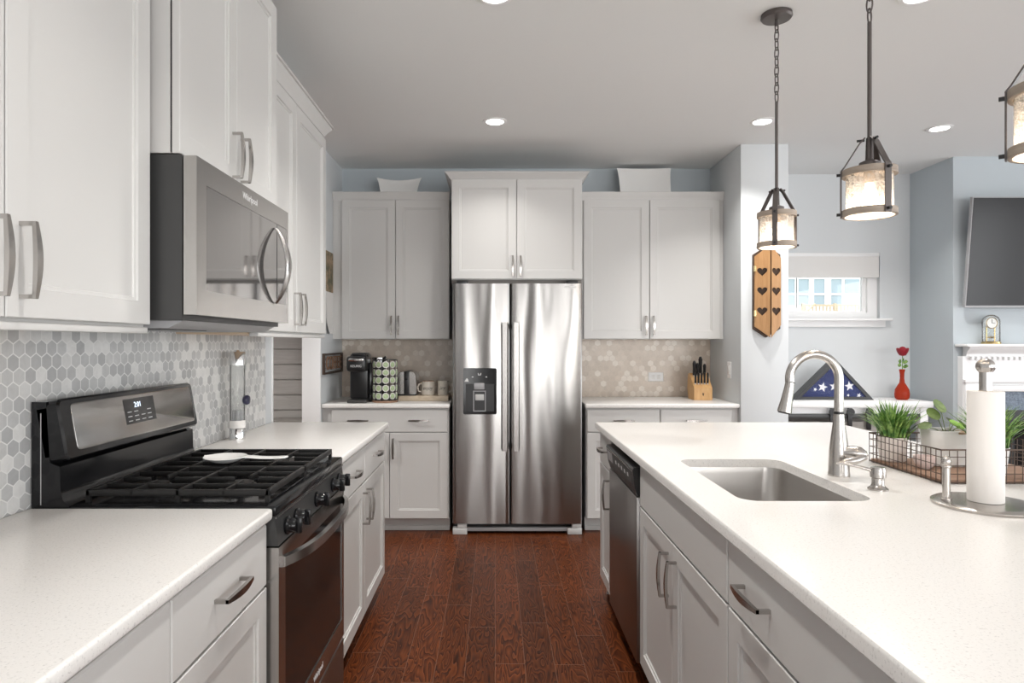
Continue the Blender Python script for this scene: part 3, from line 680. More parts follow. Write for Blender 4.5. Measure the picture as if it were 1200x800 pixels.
wire_side((bx0, by0, 0), (bx1, by0, 0), 17); wire_side((bx1, by0, 0), (bx1, by1, 0), 16); wire_side((bx1, by1, 0), (bx0, by1, 0), 17); wire_side((bx0, by1, 0), (bx0, by0, 0), 16)
mb = MB(); hx = 1.70
for sgn in (1,): mb.tube([(hx-0.05, by0-0.002, bz1), (hx-0.052, by0-0.004, bz1+0.03), (hx-0.025, by0-0.005, bz1+0.05), (hx+0.025, by0-0.005, bz1+0.05), (hx+0.052, by0-0.004, bz1+0.03), (hx+0.05, by0-0.002, bz1)], 0.003, 8)
mb.build('handle', 'iron_brown', bk)
FLOOR_B = bz0+0.012
def blades(mb, cx, cy, z0, n, h, spread, w0, seed):
    rnd = random.Random(seed)
    for i in range(n):
        a = rnd.uniform(0, 2*PI); r0 = rnd.uniform(0, 0.62)*spread*0.5; hh = h*rnd.uniform(0.55, 1.05); lean = spread*rnd.uniform(0.15, 1.05)*(0.5+0.5*rnd.random())
        bx, by = cx+r0*math.cos(a), cy+r0*math.sin(a); tw = a+PI/2+rnd.uniform(-0.6, 0.6); L_, R_, C_ = [], [], []
        for k in range(6):
            t_ = k/5; d = lean*t_**1.8; zz = z0+hh*(t_-0.22*t_**3*(lean/spread)); ww = w0*(1-t_**1.6)*(0.6+0.8*min(1, t_*3))/2
            px, py = bx+d*math.cos(a), by+d*math.sin(a)
            L_.append((px+ww*math.cos(tw), py+ww*math.sin(tw), zz)); R_.append((px-ww*math.cos(tw), py-ww*math.sin(tw), zz)); C_.append((px-ww*0.35*math.cos(a), py-ww*0.35*math.sin(a), zz-ww*0.2))
        vs = []; fs = []
        for k in range(6): vs += [L_[k], C_[k], R_[k]]
        for k in range(5):
            j = k*3; fs += [(j, j+1, j+4, j+3), (j+1, j+2, j+5, j+4)]
        mb.add(vs, fs)
    return mb
p = thing('grass_plant', 'bushy green grass plant in a blush pot at the basket end nearest the faucet', 'plant', (1.412, 2.334, FLOOR_B))
MB().lathe([(0.038, FLOOR_B), (0.042, FLOOR_B+0.004), (0.047, FLOOR_B+0.082), (0.0475, FLOOR_B+0.086), (0.0435, FLOOR_B+0.086), (0.042, FLOOR_B+0.074), (0.002, FLOOR_B+0.074)], (1.412, 2.334, 0), 32).build('pot', 'pinkpot', p)
MB().lathe([(0.0418, FLOOR_B+0.0742), (0.03, FLOOR_B+0.080), (0.0005, FLOOR_B+0.082)], (1.412, 2.334, 0), 24).build('soil', 'soil', p)
blades(MB(), 1.412, 2.334, FLOOR_B+0.078, 190, 0.145, 0.150, 0.008, 3).build('foliage', 'leaf', p)
p = thing('grass_plant', 'green grass plant in a white pot behind the paper towel roll', 'plant', (1.572, 2.085, FLOOR_B))
MB().lathe([(0.036, FLOOR_B), (0.040, FLOOR_B+0.004), (0.050, FLOOR_B+0.086), (0.0505, FLOOR_B+0.090), (0.046, FLOOR_B+0.090), (0.044, FLOOR_B+0.078), (0.002, FLOOR_B+0.078)], (1.572, 2.085, 0), 32).build('pot', 'white_gloss', p)
MB().lathe([(0.0438, FLOOR_B+0.0782), (0.03, FLOOR_B+0.084), (0.0005, FLOOR_B+0.086)], (1.572, 2.085, 0), 24).build('soil', 'soil', p)
blades(MB(), 1.572, 2.085, FLOOR_B+0.082, 190, 0.16, 0.155, 0.008, 5).build('foliage', 'leaf', p)
QX, QY = 1.545, 2.255
p = thing('round_leaf_plant', 'round-leaved plant in a wide white pot in the middle of the basket', 'plant', (QX, QY, FLOOR_B))
rings = []
for r0, zz in ((0.052, 0), (0.058, 0.004), (0.069, 0.115), (0.069, 0.122), (0.064, 0.122), (0.062, 0.108)):
    rings.append([(QX+u, QY+v, FLOOR_B+zz) for u, v in rrect(-r0, r0, -r0*0.8, r0*0.8, r0*0.5, 6)])
MB().loops(rings).build('pot', 'white_gloss', p)
ZT = FLOOR_B+0.108
leaves = [(1.505, 2.26, 1.098, 0.024, (0.1, -0.75, 0.6)), (1.532, 2.27, 1.124, 0.027, (0.35, -0.7, 0.55)), (1.47, 2.245, 1.058, 0.021, (-0.4, -0.3, 0.8)), (1.562, 2.235, 1.068, 0.018, (0.2, -0.5, 0.8)), (1.575, 2.225, 1.060, 0.015, (-0.2, -0.6, 0.75)), (1.588, 2.29, 1.07, 0.02, (0.5, -0.1, 0.8))]
for i, (lx, ly, lz, lr, nn) in enumerate(leaves):
    nv = Vector(nn).normalized(); a = nv.orthogonal().normalized(); b2 = nv.cross(a); cc = Vector((lx, ly, lz))
    rings = [[cc+nv*(0.006*(k/3)**2)+(a*math.cos(2*PI*j/20)+b2*math.sin(2*PI*j/20))*lr*k/3 for j in range(20)] for k in (0.1, 1, 2, 3)]
    rings = [[q-nv*0.0012 for q in rg] for rg in reversed(rings)]+rings
    MB().loops(rings).build('leaf', 'leaf_light' if i in (3, 4) else 'leaf_round', p)
    MB().tube([(1.55+0.004*i-0.01, 2.25, ZT-0.002), (0.6*lx+0.4*1.55, 0.6*ly+0.4*2.25, ZT+(lz-ZT)*0.72), (lx, ly, lz-0.001)], 0.0015, 6).build('stem', 'leaf_round', p)
MB().lathe([(0.001, 0), (0.018, 0.002), (0.019, 0.008), (0.013, 0.012), (0.001, 0.013)], (1.566, 2.212, ZT+0.002), 16).build('pebble', 'socket', p)
MB().loops([[(QX+u, QY+v, ZT+0.0005) for u, v in rrect(-0.062, 0.062, -0.048, 0.048, 0.03, 6)], [(QX+u*0.8, QY+v*0.8, ZT+0.005) for u, v in rrect(-0.062, 0.062, -0.048, 0.048, 0.03, 6)]]).build('soil', 'soil', p)
o = thing('trinket_bowl', 'small pale pink bowl low in the wire basket between the pots', 'bowl', (1.432, 2.19, FLOOR_B))
MB().lathe([(0.014, 0), (0.024, 0.008), (0.033, 0.028), (0.034, 0.042), (0.031, 0.042), (0.030, 0.030), (0.020, 0.012), (0.001, 0.008)], (1.432, 2.19, FLOOR_B), 28).build('bowl_shell', 'pink', o)

# ------------------------------------------------------------------ refrigerator
FYF = 4.60; fx0, fx1 = -0.298, 0.612; seam = 0.108
r = thing('refrigerator', 'stainless steel side-by-side refrigerator with ice dispenser against the back wall', 'refrigerator', (0.155, 4.95, 0))
MB().box(fx0+0.004, fx1-0.004, FYF+0.075, BY-0.03, 0.03, 1.765, 0.004).build('case', 'charcoal', r)
MB().box(fx0-0.016, fx0-0.004, FYF+0.03, BY-0.03, 0.0, 1.765).build('side_gap', 'gap', r) if False else None
def fdoor(u0, u1, holes=()):
    # gently bowed door skin with rounded vertical edges, lofted across u
    n = 18; rings = []
    cxx, hw = (u0+u1)/2, (u1-u0)/2
    pr = [(u0, FYF+0.066), (u0, FYF+0.020), (u0+0.003, FYF+0.010), (u0+0.010, FYF+0.0045)]
    for i in range(1, n): 
        uu = u0+0.010+(u1-u0-0.020)*i/n; pr.append((uu, FYF+0.0045*((uu-cxx)/hw)**2))
    pr += [(u1-0.010, FYF+0.0045), (u1-0.003, FYF+0.010), (u1, FYF+0.020), (u1, FYF+0.066)]
    return MB().loops([[(a, b, z_) for a, b in pr] for z_ in (0.078, 0.080, 1.757, 1.760)])
dl = fdoor(fx0, seam-0.004).build('freezer_door', 'fridge_steel', r)
dr_ = fdoor(seam+0.004, fx1).build('fridge_door', 'fridge_steel', r)
# bar handles
for x0, par in ((seam-0.060, dl), (seam+0.020, dr_)):
    mb = MB(); mb.loops([[(x0, FYF-0.042, z_), (x0+0.040, FYF-0.042, z_), (x0+0.036, FYF-0.056, z_), (x0+0.004, FYF-0.056, z_)] for z_ in (0.594, 1.486)])
    mb.box(x0+0.008, x0+0.032, FYF-0.043, FYF+0.004, 0.60, 0.64).box(x0+0.008, x0+0.032, FYF-0.043, FYF+0.004, 1.44, 1.48)
    mb.build('handle', 'steel', par)
# dispenser
d0, d1, e0, e1 = -0.222, 0.012, 0.845, 1.168
MB().plate(rrect(d0, d1, e0, e1, 0.012, 4), [rect(d0+0.018, d1-0.018, e0+0.02, e1-0.11)], FYF+0.001, FYF-0.010, XZ).build('dispenser_frame', 'black', dl)
MB().box(d0+0.018, d1-0.018, FYF-0.001, FYF+0.003, e0+0.02, e1-0.11).build('dispenser_recess', 'black_plastic', dl)
MB().box(-0.146, -0.074, FYF-0.016, FYF, 1.018, 1.064, 0.004).build('ice_chute', 'grey_plastic', dl)
MB().box(-0.138, -0.076, FYF-0.012, FYF, 0.942, 0.985, 0.004).build('water_paddle', 'light_grey', dl)
MB().plate(rect(-0.152, -0.064, 0.865, 1.01), [rect(-0.146, -0.070, 0.871, 1.01-0.006)], FYF-0.001, FYF-0.006, XZ).build('paddle_guide', 'grey_plastic', dl)
for pg in ([(-0.215, 1.073), (-0.182, 1.073), (-0.192, 1.096), (-0.199, 1.096)],
           [(-0.118, 1.118), (-0.098, 1.118), (-0.096, 1.134), (-0.101, 1.134), (-0.103, 1.122), (-0.113, 1.122), (-0.115, 1.134), (-0.120, 1.134)],
           [(-0.163, 1.104), (-0.149, 1.104), (-0.151, 1.109), (-0.161, 1.109)], [(-0.068, 1.104), (-0.054, 1.104), (-0.056, 1.109), (-0.066, 1.109)]):
    MB().prism(pg, FYF-0.0105, FYF-0.0098, XZ).build('control_mark', 'silver_ink', dl)
text_mb('Whirlpool', 0.02, lambda u, v, w_: (0.525+u, FYF-0.0015-w_, 1.735+v)).build('logo', 'silver_ink', dr_)
# base grille and feet
MB().box(fx0+0.10, fx1-0.10, FYF+0.055, FYF+0.07, 0.028, 0.075).build('grille', 'black_plastic', r)
MB().box(fx0+0.10, fx1-0.10, FYF+0.028, FYF+0.055, 0.018, 0.046, 0.004).build('kick_plate', 'grey_plastic', r)
for x0 in (fx0, fx1-0.105):
    MB().box(x0+0.002, x0+0.103, FYF+0.006, FYF+0.07, 0.0, 0.044, 0.005).build('foot_cover', 'light_grey', r)
    MB().box(x0+0.035, x0+0.10, FYF+0.010, FYF+0.07, 0.046, 0.074, 0.003).build('hinge_cover', 'light_grey', r)
for x0 in (fx0+0.03, fx1-0.11): MB().box(x0, x0+0.08, FYF+0.01, FYF+0.12, 1.762, 1.782, 0.004).build('top_hinge', 'black_plastic', r)

# ------------------------------------------------------------------ range
RY0, RY1 = 1.720, 2.476; RF = 0.651   # d of the range front
rg = thing('range', 'stainless and black gas range between the left counters', 'range', (WX, 2.1, 0))
MB(FL).box(RY0, RY1, 0.03, RF-0.03, 0.05, 0.888).build('body', 'black', rg)
mb = MB(FL).box(RY0+0.001, RY1-0.001, 0.075, RF, 0.889, 0.916, 0.005); mb.build('cooktop', 'black', rg)
MB(FL).box(RY0+0.02, RY1-0.02, 0.10, RF-0.035, 0.916, 0.918).build('spill_tray', 'black', rg)
for sy in (RY0+0.05, RY1-0.09): 
    for d_ in (0.08, RF-0.09): MB(FL).box(sy, sy+0.04, d_, d_+0.04, 0, 0.05).build('foot', 'black_plastic', rg)
# backguard: lower panel that sweeps into the cooktop
lp = [(0.012, 0.90), (0.012, 1.19), (0.05, 1.19), (0.06, 1.03), (0.086, 1.020), (0.088, 0.955), (0.094, 0.932), (0.110, 0.917), (0.110, 0.90)]
MB(FL).loops([[(RY0, d_, z_) for d_, z_ in lp], [(RY1, d_, z_) for d_, z_ in lp]]).build('backguard', 'black', rg)
# control head: rounded tilted box
def tilt(u, v, w_):  # v along the face (0 bottom..1 top), w_ depth behind the face
    b0 = Vector((0.108, 1.036)); b1 = Vector((0.079, 1.197)); dirv = (b1-b0).normalized(); nrm = Vector((dirv.y, -dirv.x))
    p_ = b0+dirv*v+nrm*w_; return (u, p_.x, p_.y)
HL = (Vector((0.108, 1.036))-Vector((0.079, 1.197))).length
rr = rrect(RY0, RY1, 0, HL, 0.018, 4); ri = rrect(RY0+0.005, RY1-0.005, 0.005, HL-0.005, 0.014, 4)
MB(FL).loops([[tilt(u, v, -0.058) for u, v in rr], [tilt(u, v, -0.006) for u, v in rr], [tilt(u, v, 0) for u, v in ri]]).build('control_head', 'black', rg)
MB(FL).loops([[tilt(u, v, w_) for u, v in rrect(RY0+0.045+i, RY1-0.024-i, 0.020+i, HL-0.016-i, 0.012, 4)] for i, w_ in ((0, -0.002), (0.0, 0.0012), (0.0015, 0.002))]).build('control_face', 'steel', rg)
dv = MB(FL).loops([[tilt(u, v, w_) for u, v in rect(2.010, 2.185, 0.058, 0.136)] for w_ in (0.001, 0.0032)]).build('display', 'black', rg)
text_mb('2:01', 0.024, lambda u, v, w_: FL(*tilt(2.085+u, 0.115+v, 0.0033+w_))).build('clock_digits', 'digits', dv)
mb = MB(FL)
for k in range(3):
    for q in range(4):
        if q == 2 and k == 2: continue
        mb.prism([(2.022+q*0.038, 0.066+k*0.014), (2.045+q*0.038, 0.066+k*0.014), (2.045+q*0.038, 0.0685+k*0.014), (2.022+q*0.038, 0.0685+k*0.014)], 0.0030, 0.0034, tilt)
mb.build('keypad_marks', 'silver_ink', dv)
MB(FL).box(RY0-0.0005, RY0+0.001, 0.035, 0.0375, 0.92, 1.16).build('side_seam', 'grey_plastic', rg)
# front control panel with knobs
fp = [(RF-0.03, 0.889), (RF-0.001, 0.889), (RF-0.002, 0.878), (RF+0.006, 0.812), (RF-0.03, 0.812)]
MB(FL).loops([[(RY0+0.002, d_, z_) for d_, z_ in fp], [(RY1-0.002, d_, z_) for d_, z_ in fp]]).build('knob_panel', 'charcoal', rg)
MB(FL).box(RY0+0.001, RY1-0.001, RF-0.001, RF+0.002, 0.884, 0.888).build('trim_line', 'steel', rg)
for ky in (1.80, 1.885, 2.10, 2.31, 2.395):
    kn = MB(FL).lathe([(0.024, 0), (0.025, 0.006), (0.020, 0.010), (0.019, 0.026), (0.017, 0.029), (0.0005, 0.029)], (0, 0, 0), 24, axis='y')
    kn.v = [Vector((ky+p_.x, RF+0.003+p_.y, 0.846+p_.z)) for p_ in kn.v]; ko = kn.build('knob', 'black', rg)
    MB(FL).box(ky-0.006, ky+0.006, RF+0.028, RF+0.046, 0.824, 0.868, 0.003).build('grip', 'black', ko)
# oven door
DZ0, DZ1 = 0.250, 0.806; od0, od1 = RF-0.028, RF+0.006
dr0 = MB(FL).plate(rect(RY0+0.006, RY1-0.006, DZ0, DZ1), [rect(RY0+0.062, RY1-0.035, 0.318, DZ1-0.055)], od0, od1, lambda u, v, w_: (u, w_, v)).build('oven_door', 'steel', rg)
MB(FL).box(RY0+0.062, RY1-0.035, od0, od1-0.003, 0.318, DZ1-0.055).build('oven_window', 'dark_glass', dr0)
n = 22; rings = []
for i in range(n+1):
    s_ = i/n; u = RY0+0.030+(RY1-RY0-0.052)*s_; out = 0.052*(1-abs(2*s_-1)**3.2); zz = 0.762
    rings.append([(u, od1-0.004+out, zz-0.016), (u, od1+0.010+out, zz-0.013), (u, od1+0.010+out, zz+0.013), (u, od1-0.004+out, zz+0.016)])
MB(FL).loops(rings).build('handle', 'steel', dr0)
text_mb('Whirlpool', 0.026, lambda u, v, w_: FL(2.115+u, od1+0.0003+w_, 0.285+v)).build('logo', 'silver_ink', dr0)
MB(FL).box(RY0+0.006, RY1-0.006, od0, od1, 0.055, 0.240, 0.004).build('storage_drawer', 'dark_steel', rg)
# burners
for by_, bd_, rr_ in ((1.92, 0.24, 0.036), (1.92, 0.48, 0.046), (2.28, 0.24, 0.040), (2.28, 0.48, 0.036), (2.10, 0.36, 0.030)):
    b_ = MB(FL).lathe([(rr_*1.25, 0.9182), (rr_*1.25, 0.924), (rr_, 0.927), (rr_, 0.932), (0.001, 0.932)], (by_, bd_, 0), 28).build('burner_base', 'charcoal', rg)
    MB(FL).lathe([(rr_*0.85, 0.9322), (rr_*0.85, 0.9385), (rr_*0.75, 0.940), (0.001, 0.940)], (by_, bd_, 0), 28).build('burner_cap', 'black_matte', b_)
# grates, two cast-iron racks
def grate(u0, u1):
    mb = MB(FL); a, b, zt, zb = 0.128, 0.620, 0.951, 0.934; wd = 0.011
    mb.box(u0, u1, b-wd, b, zb, zt, 0.002).box(u0, u1, a, a+wd, zb, zt, 0.002).box(u0, u0+wd, a, b, zb, zt, 0.002).box(u1-wd, u1, a, b, zb, zt, 0.002)
    mid = (a+b)/2; mb.box(u0, u1, mid-wd/2, mid+wd/2, zb, zt, 0.002)
    cu = (u0+u1)/2
    for (c0, c1) in ((a, mid), (mid, b)):
        cm = (c0+c1)/2
        mb.box(u0, cu-0.03, cm-0.004, cm+0.004, zb+0.003, zt, 0.002).box(cu+0.03, u1, cm-0.004, cm+0.004, zb+0.003, zt, 0.002)
        for uu in (cu-0.085, cu, cu+0.085):
            g = 0.035 if uu == cu else 0.0
            if g: mb.box(uu-0.004, uu+0.004, c0, cm-g, zb+0.003, zt, 0.002).box(uu-0.004, uu+0.004, cm+g, c1, zb+0.003, zt, 0.002)
            else: mb.box(uu-0.004, uu+0.004, c0, c1, zb+0.003, zt, 0.002)
    for uu in (u0, u1-wd):
        for dd in (a, b-wd, mid-wd/2): mb.box(uu, uu+wd, dd, dd+wd, 0.918, zb+0.004)
    return mb.build('grate', 'black_matte', rg)
grate(RY0+0.040, 2.096); grate(2.100, RY1-0.036)

sp = thing('spoon_rest', 'white ceramic spoon rest lying on the range grates', 'spoon rest', (-0.86, 2.15, 0.951))
rings = []
bc, ba, bw, SZ = -0.882, 0.068, 0.070, 0.9512
for i in range(45):
    x_ = bc-ba*0.998+(0.274-0.001)*i/44; t_ = (x_-bc)/ba
    hb = bw*math.sqrt(max(0.0, 1-t_*t_)) if abs(t_) < 1 else 0.0
    k = (x_-(-0.676)); hh = 0.020*math.sqrt(max(0.0, min(1, -k/0.016))) if x_ > bc else 0.0
    if -0.05 < t_-1.0+0.45 and x_ > bc: hh *= min(1, 1.0+0.45*max(0, (-0.765-x_)/0.06))
    hw = max(hb, hh, 0.0015); ring = []
    mid = 0.019*min(1.0, t_*t_) if t_ < 1 else 0.019-0.004*math.sin(min(1, (x_-bc-ba)/0.138)*PI*0.9)
    for j in range(28):
        a = 2*PI*j/28; yy = math.cos(a)*hw
        if t_ < 1: zc = min(0.0215, 0.0215*(t_*t_+(yy/bw)**2))
        else: zc = mid+0.002
        ring.append((x_, 2.150+yy, SZ+zc+(0.005 if math.sin(a) >= 0 else 0.0)*(abs(math.sin(a))**0.5)))
    rings.append(ring)
MB().loops(rings).build('spoon_body', 'white_gloss', sp, ang=60)

# ------------------------------------------------------------------ microwave
mw = thing('microwave', 'stainless over-the-range microwave with dark window, hung above the range', 'microwave', (WX, 2.1, 1.41))
my0, my1 = 1.722, 2.484
MB(FL).box(my0, my1, 0.01, 0.405, 1.405, 1.838).build('case', 'charcoal', mw)
mb = MB(FL); pr = [(0.06, 1.384), (0.36, 1.384), (0.398, 1.404), (0.03, 1.404)]
mb.loops([[(my0+0.02, d_, z_) for d_, z_ in pr], [(my1-0.02, d_, z_) for d_, z_ in pr]]).build('underside', 'grey_plastic', mw)
MB(FL).box(my0+0.06, my0+0.34, 0.10, 0.32, 1.3815, 1.3838).build('grease_filter', 'black_plastic', mw)
md = MB(FL).plate(rect(my0, my1, 1.419, 1.836), [rect(my0+0.058, my1-0.012, 1.486, 1.771)], 0.409, 0.443, lambda u, v, w_: (u, w_, v)).build('door', 'steel', mw)
MB(FL).box(my0+0.058, my1-0.012, 0.412, 0.441, 1.486, 1.771).build('door_window', 'mirror_glass', md)
rings = []; hy = 2.335
for i in range(19):
    s_ = i/18; zz = 1.484+0.268*s_; out = 0.046*math.sin(PI*s_)**0.8; hw = 0.007+0.013*math.sin(PI*s_); th = 0.006+0.004*math.sin(PI*s_)
    rings.append([(hy+hw*math.cos(2*PI*j/12), 0.4415+out+th*math.sin(2*PI*j/12)+0.004, zz) for j in range(12)])
MB(FL).loops(rings).build('handle', 'steel', md)
text_mb('Whirlpool', 0.030, lambda u, v, w_: FL(2.10+u, 0.4432+w_, 1.803+v)).build('logo', 'silver_ink', md)
MB(FL).box(2.362, 2.365, 0.4405, 0.4418, 1.486, 1.771).build('control_divider', 'gap', md)

# ------------------------------------------------------------------ dishwasher
dw = thing('dishwasher', 'stainless dishwasher with black control panel built into the island', 'dishwasher', (IX, 2.86, 0))
MB(FI).box(2.556, 3.172, 0.02, ID-0.02, 0.10, 0.876).build('tub', 'black_plastic', dw)
MB(FI).box(2.556, 3.172, 0.06, ID-0.09, 0.0, 0.10).build('toe_kick', 'black_plastic', dw)
MB(FI).box(2.562, 3.166, ID-0.02, ID+0.030, 0.095, 0.742, 0.004).build('door_panel', 'dark_steel', dw)
cpp = [(ID-0.02, 0.746), (ID+0.026, 0.746), (ID+0.036, 0.775), (ID+0.046, 0.850), (ID+0.040, 0.856), (ID-0.02, 0.862)]
cp = MB(FI).loops([[(2.562, d_, z_) for d_, z_ in cpp], [(3.166, d_, z_) for d_, z_ in cpp]]).build('control_panel', 'black_plastic', dw)
def dwf(u, v, w_): # v 0..1 up the sloped face
    return (u, ID+0.0375+0.008*v+w_, 0.782+0.062*v)
MB(FI).loops([[dwf(u, v, w_) for u, v in rect(2.60, 3.13, 0.05, 1.0)] for w_ in (-0.001, 0.001)]).build('fascia', 'charcoal', cp)
MB(FI).loops([[dwf(u, v, w_) for u, v in rect(2.568, 3.160, 0.97, 1.07)] for w_ in (0.0, 0.0022)]).build('fascia_strip', 'steel', cp)
MB(FI).loops([[dwf(u, v, w_) for u, v in rect(3.02, 3.125, 0.15, 0.85)] for w_ in (0, 0.002)]).build('status_window', 'grey_plastic', cp)
for k in range(5): MB(FI).loops([[dwf(u, v, w_) for u, v in rect(2.66+k*0.065, 2.68+k*0.065, 0.35, 0.6)] for w_ in (0.0005, 0.0018)]).build('button', 'silver_ink', cp)

# ------------------------------------------------------------------ glass dispenser on the left counter
gx, gy = -1.150, 2.935
g = thing('glass_dispenser', 'tall clear glass cylinder with steel lid and base against the hexagon tile', 'dispenser', (gx, gy, 0.914))
MB().lathe([(0.034, 0.914), (0.034, 0.962), (0.032, 0.965), (0.0005, 0.965)], (gx, gy, 0), 32).build('base', 'chrome', g)
MB().lathe([(0.0325, 0.9655), (0.0325, 1.248), (0.0300, 1.248), (0.0300, 0.9655), (0.0325, 0.9655)], (gx, gy, 0), 32, False, False).build('cylinder', 'clear', g)
MB().lathe([(0.034, 1.246), (0.034, 1.302), (0.032, 1.305), (0.010, 1.306), (0.008, 1.312), (0.0005, 1.313)], (gx, gy, 0), 32).build('lid', 'chrome', g)
mb = MB(); rnd = random.Random(4)
for k in range(4):
    a = k*PI/2+0.4; mb.tube([(gx+0.014*math.cos(a), gy+0.014*math.sin(a), 0.966), (gx+0.015*math.cos(a), gy+0.015*math.sin(a), 1.045)], 0.009, 10)
mb.build('filling', 'grey_plastic', g)
MB().lathe([(0.0335, 0.966), (0.0335, 1.000)], (gx, gy, 0), 32, False, False).build('paper_label', 'paper', g)
mb = MB().lathe([(0.002, 0), (0.016, 0), (0.020, 0.006), (0.022, 0.016), (0.018, 0.024), (0.0005, 0.026)], (0, 0, 0), 24, axis='x')
mb.v = [Vector((gx+0.029+p_.x, gy-0.004+p_.y, 1.090+p_.z)) for p_ in mb.v]; mb.build('knob', 'navy', g)

# ------------------------------------------------------------------ coffee corner
kx, ky = -0.985, 4.80
k = thing('coffee_maker', 'black single-serve coffee maker in the corner of the back counter', 'coffee maker', (kx, ky, 0.914))
MB().box(kx-0.070, kx+0.070, ky-0.125, ky+0.12, 0.914, 0.936, 0.008).build('drip_base', 'charcoal', k)
MB().box(kx-0.070, kx+0.060, ky-0.02, ky+0.12, 0.936, 1.262, 0.012).build('tower', 'black_plastic', k)
hd = MB().box(kx-0.075, kx+0.065, ky-0.125, ky+0.11, 1.138, 1.250, 0.022, 3).build('brew_head', 'black_plastic', k)
MB().box(kx-0.058, kx+0.052, ky-0.132, ky-0.10, 1.212, 1.236, 0.008).build('lid_handle', 'chrome', hd)
MB().box(kx-0.045, kx+0.055, ky-0.085, ky+0.09, 1.249, 1.272, 0.008).build('lid', 'black_plastic', hd)
text_mb('KEURIG', 0.023, lambda u, v, w_: (kx-0.004+u, ky-0.1256-w_, 1.178+v)).build('logo', 'silver_ink', hd)
MB().box(kx+0.061, kx+0.088, ky-0.02, ky+0.11, 0.914, 1.20, 0.01).build('water_tank', 'black', k)
c = thing('canister', 'dark canister with shiny steel lid behind the coffee pod carousel', 'canister', (-0.885, 5.02, 0.914))
MB().lathe([(0.052, 0.914), (0.054, 0.918), (0.054, 1.19), (0.050, 1.195), (0.001, 1.195)], (-0.885, 5.02, 0), 28).build('jar', 'black_plastic', c)
MB().lathe([(0.056, 1.196), (0.056, 1.232), (0.052, 1.236), (0.001, 1.236)], (-0.885, 5.02, 0), 28).build('lid', 'chrome', c)
# pod carousel
cx, cy = -0.800, 4.785
cr = thing('pod_carousel', 'black wire carousel holding coffee pods on the back counter', 'pod rack', (cx, cy, 0.914))
MB().lathe([(0.090, 0.914), (0.092, 0.919), (0.090, 0.928), (0.02, 0.930), (0.0005, 0.930)], (cx, cy, 0), 36).build('base', 'basket_wood', cr)
MB().lathe([(0.006, 0.929), (0.006, 1.235), (0.010, 1.240), (0.0005, 1.250)], (cx, cy, 0), 12).build('spindle', 'black_plastic', cr)
MB().tube([(cx+0.086*math.cos(2*PI*j/32), cy+0.086*math.sin(2*PI*j/32), 1.222) for j in range(32)], 0.003, 6, closed=True).build('top_ring', 'black_plastic', cr)
MB().tube([(cx+0.086*math.cos(2*PI*j/32), cy+0.086*math.sin(2*PI*j/32), 0.936) for j in range(32)], 0.003, 6, closed=True).build('bottom_ring', 'black_plastic', cr)
NC = 10
for j in range(NC):
    a = 2*PI*(j+0.5)/NC-PI/2+0.22; MB().tube([(cx+0.086*math.cos(a), cy+0.086*math.sin(a), 0.928), (cx+0.086*math.cos(a), cy+0.086*math.sin(a), 1.222)], 0.0028, 6).build('upright', 'black_plastic', cr)
mb = MB()
for j in range(4):
    a = 2*PI*j/4+0.22; mb.tube([(cx, cy, 1.222), (cx+0.086*math.cos(a), cy+0.086*math.sin(a), 1.222)], 0.0025, 6)
mb.build('top_spokes', 'black_plastic', cr)
pod0 = None; n_ = 0
for j in (-2, -1, 0, 1, 2):
    for q in range(5):
        a = -PI/2+0.22+2*PI*j/NC; zz = 0.962+q*0.0565
        if pod0 is None:
            pod0 = thing('coffee_pod', 'small coffee pod with green lid held in the wire carousel', 'coffee pod', (0, 0, 0), 'coffee pods in the carousel')
            MB().lathe([(0.0005, -0.030), (0.017, -0.030), (0.021, 0.004), (0.0245, 0.0045), (0.0245, 0.007), (0.0005, 0.007)], (0, 0, 0), 18, axis='x').build('cup', 'pod_white', pod0)
            MB().lathe([(0.0185, 0.0070), (0.0175, 0.0082), (0.0005, 0.0082)], (0, 0, 0), 18, axis='x').build('foil_lid', 'pod_green', pod0)
            p_ = pod0
        else: p_ = copy_tree(pod0)
        p_.location = (cx+0.078*math.cos(a), cy+0.078*math.sin(a), zz); p_.rotation_euler = (0, 0, a)
# riser board and what stands on it
rb = MB().box(-0.715, -0.345, 4.86, 5.10, 0.914, 0.952, 0.004).build('riser_board', 'riser'); tag(rb, 'light wooden riser board under the toaster and the mugs', 'board')
RZ = 0.952; tx, ty = -0.655, 4.985
t = thing('toaster', 'steel and black toaster turned end-on beside the coffee pods', 'toaster', (tx, ty, RZ))
for sx in (-1, 1):
    pr = [(tx+sx*0.020, RZ+0.012), (tx+sx*0.072, RZ+0.012), (tx+sx*0.070, RZ+0.10), (tx+sx*0.062, RZ+0.155), (tx+sx*0.048, RZ+0.175), (tx+sx*0.020, RZ+0.178)]
    MB().loops([[(a, y_, b) for a, b in pr] for y_ in (ty-0.11, ty+0.10)]).build('side_shell', 'steel', t)
MB().box(tx-0.0195, tx+0.0195, ty-0.115, ty+0.104, RZ+0.010, RZ+0.182, 0.006).build('end_panel', 'black_plastic', t)
MB().box(tx-0.068, tx+0.068, ty-0.105, ty+0.10, RZ, RZ+0.0118, 0.003).build('foot_rail', 'black_plastic', t)
MB().box(tx-0.014, tx+0.014, ty-0.130, ty-0.115, RZ+0.12, RZ+0.135, 0.004).build('lever', 'black', t)
